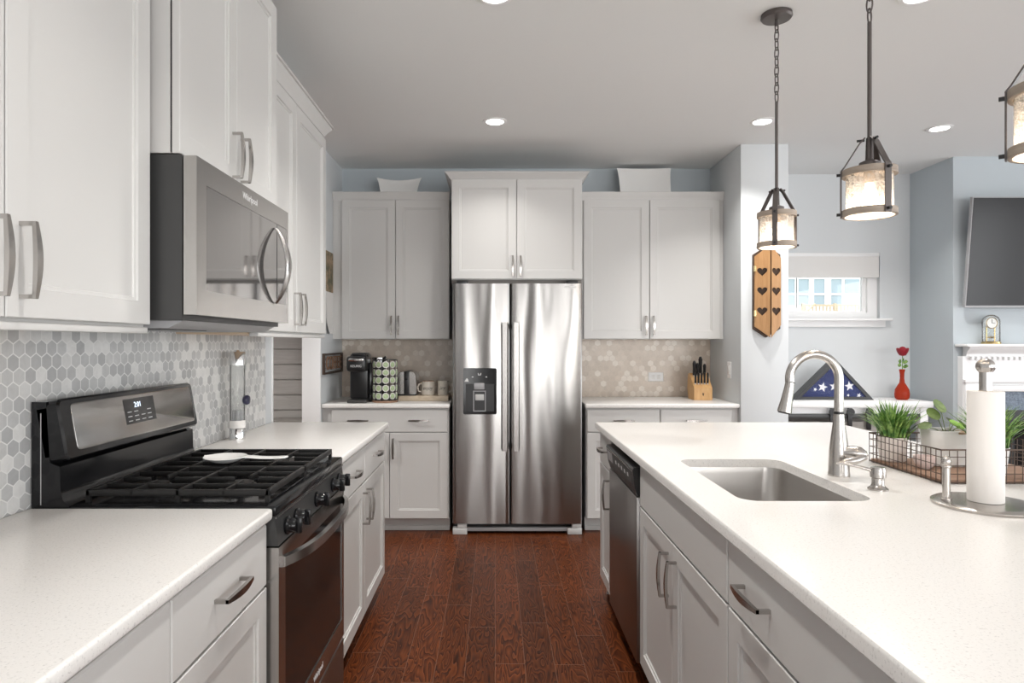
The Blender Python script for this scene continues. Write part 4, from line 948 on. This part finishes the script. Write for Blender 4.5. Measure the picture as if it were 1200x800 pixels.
def mug(mx, my, h, r0, hx_, label, txt, m):
    g_ = thing('mug', label, 'mug', (mx, my, RZ))
    b_ = MB().lathe([(r0*0.9, RZ), (r0, RZ+0.006), (r0, RZ+h), (r0-0.004, RZ+h), (r0-0.004, RZ+0.010), (0.0005, RZ+0.008)], (mx, my, 0), 32).build('cup', m, g_)
    MB().tube([(mx+hx_*(r0-0.002), my, RZ+h*0.82), (mx+hx_*(r0+0.020), my, RZ+h*0.80), (mx+hx_*(r0+0.030), my, RZ+h*0.55), (mx+hx_*(r0+0.022), my, RZ+h*0.28), (mx+hx_*(r0-0.002), my, RZ+h*0.22)], 0.0055, 10).build('handle', m, g_)
    def wrap(u, v, w_):
        a = -PI/2+u/r0; return (mx+(r0+0.0002+w_)*math.cos(a), my+(r0+0.0002+w_)*math.sin(a), RZ+h*0.52+v)
    text_mb(txt, 0.036, wrap, shear=0.3).build('lettering', 'ink', g_)
    return g_
m1 = mug(-0.502, 4.935, 0.105, 0.048, -1, 'cream mug with dark script, its handle to the left', 'enjoy', 'cream')
MB().tube([(-0.502+0.046*math.cos(2*PI*j/32), 4.935+0.046*math.sin(2*PI*j/32), RZ+0.1055) for j in range(32)], 0.0028, 6, closed=True).build('rim_band', 'basket_wood', m1)
mug(-0.392, 4.945, 0.108, 0.040, 1, 'cream mug nearest the refrigerator, its handle to the right', 'joy', 'cream')

# COFFEE wire sign on the passage wall
sg = thing('wire_sign', 'brown rustic sign reading COFFEE on the left wall by the coffee maker', 'sign', (WX+0.01, 4.92, 1.2))
sz0, sz1, sy0, sy1 = 1.118, 1.268, 4.655, 5.215
MB().plate(rect(sy0, sy1, sz0, sz1), [rect(sy0+0.014, sy1-0.014, sz0+0.014, sz1-0.014)], WX+0.0005, WX+0.02, YZ).build('frame', 'iron_brown', sg)
mb = MB()
for q in range(1, 4):
    zz = sz0+0.014+q*(sz1-sz0-0.028)/4; mb.tube([(WX+0.008, sy0+0.01, zz), (WX+0.008, sy1-0.01, zz)], 0.002, 6)
mb.build('backing_wire', 'iron_brown', sg)
text_mb('COFFEE', 0.142, lambda u, v, w_: (WX+0.012+w_, 4.935+u, 1.192+v), 0.008, 1.02, 0, 0.92).build('lettering', 'basket_wood', sg)

# wall calendar
cl = thing('wall_calendar', 'wall calendar with a brown picture page hanging on the passage wall', 'calendar', (WX, 4.87, 1.7))
MB().box(WX+0.0005, WX+0.004, 4.755, 4.995, 1.720, 2.016).build('picture_page', 'photo', cl)
mb = MB(); rings = []
for i in range(9):
    s_ = i/8; zz = 1.718-0.305*s_; o1 = 0.003+0.028*max(0, (s_-0.55)/0.45)**2
    rings.append([(WX+0.0005+o1, 4.755, zz), (WX+0.0005+o1*0.3, 4.82, zz), (WX+0.001, 4.995, zz), (WX+0.003, 4.995, zz), (WX+0.003+o1*0.3, 4.82, zz), (WX+0.003+o1, 4.755, zz)])
mb.loops(rings).build('date_page', 'paper', cl)

# ------------------------------------------------------------------ platters on top of the wall cabinets
def platter(cx_, w_, z0, h, flare, label, concave):
    p_ = thing('platter', label, 'platter', (cx_, 5.14, z0))
    N_ = 14; front, back = [], []
    for i in range(N_+1):
        for j in range(N_+1):
            s_, t_ = 2*i/N_-1, 2*j/N_-1
            wx = w_/2*(1-flare*(1-t_)/2)*s_*(1+0.05*abs(t_)**3*abs(s_)); zt = z0+h*(t_+1)/2
            zt += -concave*(1-s_*s_)*max(0, t_)**2 if concave else 0
            yb = 5.06+0.16*(t_+1)/2*(h/0.3)*0.55+0.018*(1-max(abs(s_), abs(t_))**3)
            front.append((cx_+wx, yb, zt)); back.append((cx_+wx, yb+0.008, zt))
    n2 = (N_+1)**2; fs = []
    I = lambda i, j: i*(N_+1)+j
    for i in range(N_):
        for j in range(N_):
            fs.append((I(i, j), I(i+1, j), I(i+1, j+1), I(i, j+1))); fs.append((n2+I(i, j+1), n2+I(i+1, j+1), n2+I(i+1, j), n2+I(i, j)))
    for i in range(N_):
        for j0, fl in ((0, 0), (N_, 1)): fs.append((I(i, j0), n2+I(i, j0), n2+I(i+1, j0), I(i+1, j0)))
        for i0 in (0, N_): fs.append((I(i0, i), I(i0, i+1), n2+I(i0, i+1), n2+I(i0, i)))
    MB().add(front+back, fs).build('dish', 'white_gloss', p_, ang=50)
platter(-0.745, 0.335, 2.441, 0.19, 0.25, 'white square dish with flared corners on the left back cabinet', 0.022)
platter(1.165, 0.405, 2.441, 0.27, 0.05, 'large white square tray standing on the right back cabinet', 0.006)

# ------------------------------------------------------------------ right back counter
KX, KY = 1.565, 5.02
kb = thing('knife_block', 'light wooden knife block on the right back counter', 'knife block', (KX, KY, 0.914))
pr = [(-0.085, 0.9145), (0.065, 0.9145), (0.095, 1.00), (0.075, 1.105), (0.035, 1.112), (-0.085, 1.005)]
MB().loops([[(KX-0.068, KY+a, b) for a, b in pr], [(KX+0.068, KY+a, b) for a, b in pr]]).build('block', 'block_wood', kb)
MB().prism([(KX+0.0, 0.952), (KX+0.006, 0.962), (KX+0.002, 0.972), (KX+0.001, 0.945), (KX-0.002, 0.945), (KX-0.003, 0.972), (KX-0.007, 0.962)], KY-0.0865, KY-0.0852, XZ).build('brand_mark', 'ink', kb)
sl = Vector((0, 0.12, 0.107)).normalized(); nrm = Vector((0, -sl.z, sl.y))
kn0 = None
spots = [(-0.040, 0.125, 0.125, 0.013, 'black knife handle standing highest at the left of the block'), (0.012, 0.150, 0.140, 0.014, 'black knife handle, tallest one at the right of the block'), (-0.015, 0.128, 0.105, 0.011, 'black handled knife between the two tallest in the block'), (0.040, 0.132, 0.095, 0.011, 'black handled knife at the right end of the block back row')]
for q in range(5): spots.append((-0.050+q*0.023, 0.040, 0.095, 0.0085, None))
for q, (ox, along, ln, rr_, lab) in enumerate(spots):
    p0 = Vector((KX+ox, KY-0.085, 1.005))+sl*along; dirn = (nrm*0.55+Vector((-0.10, 0, 0.75))).normalized()
    kn = thing('knife', lab or 'short black steak knife handle in the front row of the block', 'knife', p0, None if lab else 'steak knives in the block')
    MB().tube([p0, p0+dirn*0.012], [rr_*0.8, rr_*0.8], 10).build('bolster', 'chrome', kn)
    MB().tube([p0+dirn*0.012, p0+dirn*0.02, p0+dirn*ln*0.5, p0+dirn*ln*0.85, p0+dirn*ln], [rr_*0.9, rr_, rr_*0.9, rr_*1.1, rr_*0.6], 10).build('handle', 'black_plastic', kn)
def outlet(label, fr, u, z, horiz, rocker):
    o_ = thing('wall_outlet' if not rocker else 'light_switch', label, 'outlet' if not rocker else 'switch', fr(u, 0.008, z))
    hu, hz = (0.060, 0.036) if horiz else (0.036, 0.060)
    MB(fr).rectloft(u-hu, u+hu, z-hz, z+hz, [(0, 0.0085), (0, 0.011), (0.004, 0.014)]).build('plate', 'trim', o_)
    if rocker:
        MB(fr).box(u-0.016, u+0.016, 0.0138, 0.019, z-0.033, z+0.033, 0.002).build('rocker', 'white_gloss', o_)
    else:
        for s_ in (-0.022, 0.022):
            r_ = MB(fr).box(u+s_-0.014, u+s_+0.014, 0.0138, 0.0155, z-0.017, z+0.017, 0.001).build('receptacle', 'white_gloss', o_)
            MB(fr).box(u+s_-0.006, u+s_+0.004, 0.0154, 0.0158, z+0.005, z+0.007).box(u+s_-0.006, u+s_+0.004, 0.0154, 0.0158, z-0.007, z-0.005).build('slot', 'grey_plastic', r_)
outlet('white horizontal wall outlet on the beige tile left of the knife block', FB, 1.288, 1.072, True, False)
FP = lambda u, d, z: (1.725-d+0.008, u, z)
outlet('white light switch on the side wall right of the knife block', FP, 4.83, 1.145, False, True)

# ------------------------------------------------------------------ heart shutters on the pillar
def heart(cu, cv, s_):
    pts = []
    for i in range(24):
        a = 2*PI*i/24; pts.append((cu+s_*0.0625*16*math.sin(a)**3*0.55, cv+s_*0.0625*(13*math.cos(a)-5*math.cos(2*a)-2*math.cos(3*a)-math.cos(4*a))*0.55))
    return pts
hz0, hz1 = 1.383, 2.020
sx = 1.897; sb = thing('heart_shutters', 'pair of pointed wooden shutters with heart cutouts on the white pillar', 'wall decoration', (sx, 4.61, 1.7))
bxm = MB().plate([(1.804, hz0+0.06), (1.895, hz0), (sx+0.095, hz0+0.06), (sx+0.095, hz1-0.06), (1.895, hz1), (1.804, hz1-0.06)], [], 4.6095, 4.585, XZ)
bxm.build('backboard', 'dark_wood', sb)
def leaf(u0, u1, hinge, ang, inner_left):
    W_ = u1-u0
    if inner_left: poly = [(0, hz0), (W_, hz0+0.085), (W_, hz1-0.085), (0, hz1)]
    else: poly = [(0, hz0+0.075), (W_, hz0), (W_, hz1), (0, hz1-0.075)]
    cu = W_*0.5
    hs_ = [heart(cu, zz, 0.062) for zz in (1.565, 1.705, 1.84)]
    ca, sa = math.cos(ang), math.sin(ang)
    def mp(u, v, w_):
        if inner_left: # hinge on the right edge
            uu = W_-u; return (u1-uu*ca-w_*sa*0, 4.583-uu*sa-w_*ca, v)
        return (u0+u*ca, 4.583-u*sa-w_*ca, v)
    return MB().plate(poly, hs_, 0, 0.008, mp).build('shutter', 'pine', sb)
leaf(1.808, 1.909, 'l', math.radians(20), False); leaf(1.917, 1.992, 'r', math.radians(14), True)
for zz in (1.55, 1.86): MB().box(1.804, 1.814, 4.560, 4.5845, zz-0.02, zz+0.02).build('hinge', 'brass', sb)

# ------------------------------------------------------------------ console under the window
c = thing('console_table', 'white console under the window with black barn-door rail', 'console', (2.75, 5.2, 0))
C0, C1, CF, CB = 2.10, 3.36, 5.03, 5.42
MB().box(C0, C1, CF, CB, 0.847, 0.895, 0.005).build('top', 'trim', c)
MB().box(C0+0.05, C1-0.06, CF+0.03, CF+0.05, 0.80, 0.847).build('apron', 'trim', c)
for x_ in (C0+0.03, C1-0.09):
    for y_ in (CF+0.02, CB-0.08): MB().box(x_, x_+0.06, y_, y_+0.06, 0, 0.847, 0.003).build('leg', 'trim', c)
MB().box(C0+0.09, C1-0.09, CB-0.03, CB-0.02, 0.10, 0.80).build('back_panel', 'greywood', c)
MB().box(C0+0.04, C1-0.04, CF+0.05, CB-0.02, 0.12, 0.15).build('shelf', 'trim', c)
MB().box(C0+0.05, C1-0.10, CF+0.004, CF+0.014, 0.765, 0.800, 0.002).build('rail', 'charcoal', c)
for x_ in (2.58, 2.715, 2.86):
    h_ = MB().box(x_-0.016, x_+0.016, CF-0.010, CF+0.003, 0.68, 0.845, 0.002).build('hanger', 'black_plastic', c)
    MB().lathe([(0.030, 0), (0.030, 0.010), (0.0005, 0.010)], (x_, CF-0.0205, 0.815), 20, axis='y').build('wheel', 'black_plastic', h_)
for x_ in (2.30, 2.80): MB().box(x_-0.20, x_+0.20, CF+0.016, CF+0.03, 0.16, 0.74, 0.002).build('sliding_door', 'greywood', c)
# flag case
CT = 0.895; fxc, fyc = 2.678, 5.215
fc = thing('flag_case', 'triangular black case with a folded blue starred flag on the console', 'flag case', (fxc, fyc, CT))
tri = [(-0.322, 0.0005), (0.308, 0.0005), (0.005, 0.322)]; tin = [(-0.262, 0.024), (0.250, 0.024), (0.004, 0.284)]
MB().plate([(fxc+a, CT+b) for a, b in tri], [[(fxc+a, CT+b) for a, b in tin]], fyc+0.05, fyc-0.038, XZ).build('frame', 'black_plastic', fc)
fl = MB().prism([(fxc+a, CT+b) for a, b in tin], fyc-0.028, fyc+0.03, XZ).build('flag', 'flag_blue', fc)
MB().prism([(fxc+a*1.1, CT+0.012+b*0.98) for a, b in tin], fyc+0.035, fyc+0.045, XZ).build('backing', 'black_plastic', fc)
MB().prism([(fxc+a, CT+b) for a, b in tin], fyc-0.036, fyc-0.034, XZ).build('glass', 'case_glass', fc)
def star(u, v, r0, rot):
    return [(u+r0*(1 if k_ % 2 == 0 else 0.42)*math.sin(rot+PI*k_/5), v+r0*(1 if k_ % 2 == 0 else 0.42)*math.cos(rot+PI*k_/5)) for k_ in range(10)]
for u, v, r0, ro in ((-0.092, 0.100, 0.040, 0.25), (0.000, 0.105, 0.040, 0.1), (0.120, 0.108, 0.040, -0.15), (0.195, 0.035, 0.020, 0.4), (-0.150, 0.082, 0.016, 0.5), (0.110, 0.036, 0.012, 0.4)):
    MB().prism([(fxc+a, CT+b) for a, b in star(u, v, r0, ro)], fyc-0.0305, fyc-0.0282, XZ).build('star', 'star', fl)
# rose vase
vx, vy = 3.222, 5.20
v = thing('bud_vase', 'orange-red glass bud vase on the right end of the console', 'vase', (vx, vy, CT))
MB().lathe([(0.034, CT), (0.050, CT+0.012), (0.054, CT+0.045), (0.050, CT+0.080), (0.034, CT+0.110), (0.019, CT+0.135), (0.015, CT+0.17), (0.016, CT+0.21), (0.022, CT+0.24), (0.019, CT+0.24), (0.013, CT+0.205), (0.012, CT+0.16), (0.030, CT+0.10), (0.045, CT+0.06), (0.030, CT+0.012), (0.0005, CT+0.010)], (vx, vy, 0), 28).build('glass_body', 'red_glass', v)
ro = thing('rose', 'single dark red rose standing in the orange-red bud vase', 'flower', (vx, vy, CT+0.02))
MB().tube([(vx, vy, CT+0.02), (vx+0.002, vy, CT+0.20), (vx+0.004, vy, CT+0.35)], 0.003, 8).build('stem', 'leaf', ro)
for lx, lz, sgn in ((0.030, 0.265, 1), (-0.030, 0.275, -1), (0.028, 0.30, 1), (-0.026, 0.305, -1), (0.006, 0.315, 1)):
    cc = Vector((vx+lx, vy-0.01, CT+lz)); rings = []
    for k_ in range(7):
        t_ = k_/6; ww = 0.016*math.sin(PI*min(1, t_*0.96+0.02))+0.0004
        q = Vector((vx+lx*0.15+(lx*1.25)*t_, vy-0.012*t_, CT+lz-0.006+0.016*t_-0.01*t_*t_))
        rings.append([q+Vector((0, -0.3*ww, ww)), q+Vector((0, -0.002, 0.0)), q+Vector((0, 0.3*ww, -ww)), q+Vector((0, 0.003, 0.001))])
    MB().loops(rings).build('leaf', 'leaf', ro)
bl = MB().lathe([(0.004, 0.345), (0.018, 0.350), (0.028, 0.366), (0.030, 0.386), (0.026, 0.404), (0.016, 0.416), (0.0005, 0.421)], (vx+0.004, vy, CT), 20).build('bloom', 'red', ro)
for k_ in range(6):
    a = k_*2*PI/6; rings = []
    for i in range(5):
        t_ = i/4; rr_ = 0.022+0.024*math.sin(t_*1.9)*0.75; zz = 0.350+0.060*t_
        rings.append([(vx+0.004+rr_*math.cos(a+da)*(1+0.12*t_*t_), vy+rr_*math.sin(a+da)*(1+0.12*t_*t_), CT+zz-0.012*abs(da)*t_) for da in (-0.5, -0.25, 0, 0.25, 0.5)]+[(vx+0.004+(rr_-0.003)*math.cos(a+da), vy+(rr_-0.003)*math.sin(a+da), CT+zz-0.012*abs(da)*t_) for da in (0.5, 0.25, 0, -0.25, -0.5)])
    MB().loops(rings).build('petal', 'red', bl)

# ------------------------------------------------------------------ fireplace, clock, television
fp = thing('fireplace', 'white fireplace mantel with dentil moulding and slate surround', 'fireplace', (4.19, 4.9, 0))
WF = 4.926; mx0, mx1 = 3.447, 4.935
MB().box(mx0, mx1, WF-0.135, WF, 1.316, 1.336, 0.004).build('mantel_shelf', 'trim', fp)
pr = [(0.0, 1.245), (0.060, 1.245), (0.062, 1.262), (0.085, 1.285), (0.112, 1.302), (0.118, 1.316), (0.0, 1.316)]
ctr = [(mx0+0.015, mx1-0.015)]
MB().loops([[(mx0+0.03+(0.118-a)*0.25, WF-a, b) for a, b in pr], [(mx1-0.03-(0.118-a)*0.25, WF-a, b) for a, b in pr]]).build('bed_moulding', 'trim', fp)
MB().plate(rect(mx0+0.022, mx1-0.022, 0, 1.245), [rect(mx0+0.20, mx1-0.20, 0.0005, 0.985)], WF, WF-0.055, XZ).build('surround', 'trim', fp)
for x_ in (mx0+0.028, mx1-0.178): MB().box(x_, x_+0.15, WF-0.078, WF-0.055, 0, 1.05, 0.003).build('pilaster', 'trim', fp)
MB().box(mx0+0.020, mx1-0.020, WF-0.085, WF-0.055, 1.05, 1.075, 0.004).build('architrave', 'trim', fp)
MB().box(mx0+0.19, mx1-0.19, WF-0.075, WF-0.055, 0.985, 1.03, 0.004).build('inner_trim', 'trim', fp)
for k_ in range(34): 
    x_ = mx0+0.07+k_*0.0405; MB().box(x_, x_+0.022, WF-0.078, WF-0.055, 1.218, 1.242).build('dentil', 'trim', fp)
MB().plate(rect(mx0+0.201, mx1-0.201, 0.001, 0.984), [rect(mx0+0.36, mx1-0.36, 0.001, 0.845)], WF-0.001, WF-0.03, XZ).build('slate_surround', 'slate', fp)
MB().plate(rect(mx0+0.361, mx1-0.361, 0.001, 0.844), [rect(mx0+0.42, mx1-0.42, 0.05, 0.76)], WF-0.001, WF-0.035, XZ).build('firebox_frame', 'black_plastic', fp)
MB().box(mx0+0.421, mx1-0.421, WF-0.012, WF-0.001, 0.051, 0.759).build('firebox_glass', 'dark_glass', fp)
ck = thing('anniversary_clock', 'small gold and white clock under a glass dome on the mantel', 'clock', (3.668, 4.858, 1.336))
qx, qy, qz = 3.668, 4.858, 1.3362
MB().lathe([(0.060, qz), (0.062, qz+0.004), (0.060, qz+0.016), (0.05, qz+0.02), (0.0005, qz+0.02)], (qx, qy, 0), 28).build('base', 'brass', ck)
dome = [(0.056, 0.0205), (0.056, 0.165)]+[(0.056*math.cos(a), 0.165+0.052*math.sin(a)) for a in [PI/2*i/7 for i in range(1, 8)]]
MB().lathe([(r_, qz+z_) for r_, z_ in dome], (qx, qy, 0), 28, False, True).build('glass_dome', 'clear', ck)
for s_ in (-1, 1): MB().cyl((qx+s_*0.030, qy+0.005, qz+0.02), (qx+s_*0.030, qy+0.005, qz+0.15), 0.004, None, 10).build('column', 'brass', ck)
fa = MB().lathe([(0.040, 0), (0.041, 0.014), (0.0005, 0.014)], (qx, qy-0.008, qz+0.155), 28, axis='y').build('dial', 'white_gloss', ck)
MB().tube([(qx+0.040*math.cos(2*PI*j/28), qy-0.009, qz+0.155+0.040*math.sin(2*PI*j/28)) for j in range(28)], 0.003, 6, closed=True).build('bezel', 'brass', fa)
MB().box(qx-0.0015, qx+0.0015, qy-0.0105, qy-0.0085, qz+0.155, qz+0.183).box(qx-0.002, qx+0.024, qy-0.0105, qy-0.0085, qz+0.1535, qz+0.1565).build('hands', 'ink', fa)
MB().lathe([(0.0005, 0.040), (0.022, 0.045), (0.024, 0.052), (0.0005, 0.060)], (qx, qy, qz), 20).build('pendulum', 'brass', ck)
tv = thing('television', 'large black flat television tilted down on the wall above the mantel', 'television', (4.2, 4.86, 1.95))
TB, TTp = Vector((0, 4.862, 1.607)), Vector((0, 4.782, 2.408)); tn = (TTp-TB); TL = tn.length; td = tn.normalized(); tb = Vector((0, td.z, -td.y))
def tvm(u, v_, w_):
    q = TB+td*v_+tb*w_; return (u, q.y, q.z)
MB().loops([[tvm(u, v_, w_) for u, v_ in rect(3.478, 4.905, 0, TL)] for w_ in (0.0, 0.028)]).build('cabinet', 'grey_plastic', tv)
MB().loops([[tvm(u, v_, w_) for u, v_ in rect(3.486, 4.897, 0.014, TL-0.008)] for w_ in (-0.003, 0.001)]).build('screen', 'screen', tv)
MB().box(3.95, 4.45, 4.87, 4.926, 1.78, 2.2).build('wall_mount', 'black_plastic', tv)

# ------------------------------------------------------------------ ceiling lights
def downlight(x_, y_, label, w_=DOWNLIGHT_W):
    d_ = thing('recessed_light', label, 'ceiling light', (x_, y_, CEIL), 'recessed ceiling lights')
    MB().lathe([(0.076, CEIL-0.0005), (0.076, CEIL-0.004), (0.058, CEIL-0.007), (0.053, CEIL-0.002), (0.053, CEIL-0.0005), (0.076, CEIL-0.0005)], (x_, y_, 0), 36, False, False).build('trim_ring', 'trim', d_)
    MB().lathe([(0.053, CEIL-0.0005), (0.053, CEIL-0.004), (0.0005, CEIL-0.004)], (x_, y_, 0), 36).build('lens', 'lamp_disc', d_)
    l = bpy.data.lights.new('downlight_beam', 'AREA'); l.shape = 'DISK'; l.size = 0.12; l.energy = w_; l.color = (1, 0.97, 0.93); l.spread = math.radians(115)
    lo = bpy.data.objects.new('downlight_beam', l); COL.objects.link(lo); lo.location = (0, 0, -0.012); lo.parent = d_
downlight(0.0, 4.14, 'round recessed ceiling light in front of the refrigerator', 5)
downlight(0.0, 1.15, 'round recessed ceiling light almost above the camera', 8)
downlight(1.685, 4.14, 'round recessed ceiling light between the far pendant and the pillar', 9)
downlight(2.89, 4.27, 'round recessed ceiling light in the living room near the fireplace')
downlight(0.0, 2.635, 'round recessed ceiling light over the aisle at the top edge of the photo')
downlight(1.705, 2.635, 'round recessed ceiling light at the top edge behind the middle pendant', 6)

# ------------------------------------------------------------------ pendants
def pendant(px, py, z0, rot, label, chain_top=True):
    p_ = thing('pendant_lamp', label, 'pendant lamp', (px, py, CEIL), 'lantern pendants over the island')
    R0, H = 0.074, 0.150
    ca = [(0.062, CEIL-0.0005), (0.064, CEIL-0.014), (0.058, CEIL-0.022), (0.0005, CEIL-0.024)]
    MB().lathe(ca, (px, py, 0), 32).build('canopy', 'bronze', p_)
    MB().tube([(px, py, CEIL-0.024), (px, py, CEIL-0.05)], 0.006, 10).build('loop', 'bronze', p_)
    stem_top = z0+0.62; zt = CEIL-0.036; nl = 9; pitch = (zt-stem_top)/nl
    for i in range(nl):
        zc = zt-pitch*(i+0.5); a = (PI/2 if i % 2 else 0)+0.5; hl = pitch*0.68
        pts = []
        for j in range(20):
            b = 2*PI*j/20; s_ = 0.0095*math.cos(b); pts.append((px+s_*math.cos(a), py+s_*math.sin(a), zc+hl*math.sin(b)))
        MB().tube(pts, 0.0026, 6, closed=True).build('chain_link', 'bronze', p_)
    MB().cyl((px, py, z0+H+0.035), (px, py, stem_top), 0.0065, None, 14).build('stem', 'bronze', p_)
    MB().lathe([(0.026, z0+H+0.000), (0.030, z0+H+0.004), (0.030, z0+H+0.022), (0.012, z0+H+0.030), (0.010, z0+H+0.10), (0.0005, z0+H+0.10)], (px, py, 0), 24).build('collar', 'bronze', p_)
    for zz in (z0, z0+H-0.022):
        MB().lathe([(R0+0.001, zz), (R0+0.005, zz+0.001), (R0+0.005, zz+0.022), (R0+0.001, zz+0.023), (R0-0.004, zz+0.022), (R0-0.004, zz+0.001), (R0+0.001, zz)], (px, py, 0), 48, False, False).build('ring', 'ring_wood', p_)
    MB().lathe([(R0-0.006, z0+0.004), (R0-0.006, z0+H-0.004), (R0-0.008, z0+H-0.004), (R0-0.008, z0+0.004), (R0-0.006, z0+0.004)], (px, py, 0), 40, False, False).build('glass_cylinder', 'seeded', p_)
    MB().lathe([(R0-0.004, z0+H-0.004), (R0-0.004, z0+H-0.001), (0.0005, z0+H-0.001)], (px, py, 0), 32).build('top_plate', 'ring_wood', p_)
    for k_ in range(3):
        a = rot+k_*2*PI/3; c_, s_ = math.cos(a), math.sin(a); tx_, ty_ = -s_, c_; hw = 0.0105
        prof = [(R0+0.0055, z0-0.001), (R0+0.0055, z0+H), (R0-0.004, z0+H+0.012), (0.026, z0+H+0.085), (0.012, z0+H+0.10)]
        rings = []
        for i, (r_, z_) in enumerate(prof):
            th = 0.0035
            rings.append([(px+c_*r_+tx_*hw, py+s_*r_+ty_*hw, z_), (px+c_*r_-tx_*hw, py+s_*r_-ty_*hw, z_), (px+c_*(r_+th)-tx_*hw, py+s_*(r_+th)-ty_*hw, z_+th*0.4), (px+c_*(r_+th)+tx_*hw, py+s_*(r_+th)+ty_*hw, z_+th*0.4)])
        st = MB().loops(rings).build('strap', 'bronze', p_)
        for zz in (z0+0.011, z0+H-0.011):
            MB().cyl((px+c_*(R0+0.008), py+s_*(R0+0.008), zz), (px+c_*(R0+0.020), py+s_*(R0+0.020), zz), 0.005, None, 10).build('bolt', 'black_plastic', st)
        MB().cyl((px+c_*0.014, py+s_*0.014, z0+H+0.094), (px+c_*0.036, py+s_*0.036, z0+H+0.094), 0.004, None, 10).build('bolt', 'black_plastic', st)
    MB().lathe([(0.017, z0+H-0.003), (0.017, z0+H-0.040), (0.014, z0+H-0.044), (0.0005, z0+H-0.044)], (px, py, 0), 20).build('socket', 'socket', p_)
    zb = z0+H-0.044
    MB().lathe([(0.012, zb-0.0005), (0.014, zb-0.015), (0.024, zb-0.040), (0.026, zb-0.055), (0.020, zb-0.072), (0.0005, zb-0.080)], (px, py, 0), 24).build('bulb', 'bulb', p_)
    l = bpy.data.lights.new('pendant_glow', 'POINT'); l.energy = 1.7; l.color = (1, 0.84, 0.66); l.shadow_soft_size = 0.03
    lo = bpy.data.objects.new('pendant_glow', l); COL.objects.link(lo); lo.location = (0, 0, z0+0.012-CEIL); lo.parent = p_
pendant(1.196, 2.790, 1.748, math.radians(-118), 'lantern pendant farthest from the camera, hanging before the heart shutters')
pendant(1.196, 2.098, 1.748, math.radians(-82), 'lantern pendant in the middle, its full glass cylinder in view')
pendant(1.196, 1.406, 1.748, math.radians(140), 'lantern pendant nearest the camera, cut by the right edge of the photo')

# unseen lamp added beyond the passage to brighten the hall shiplap
downlight(-2.2, 3.2, 'unseen round ceiling light added in the hall behind the left wall', 34)
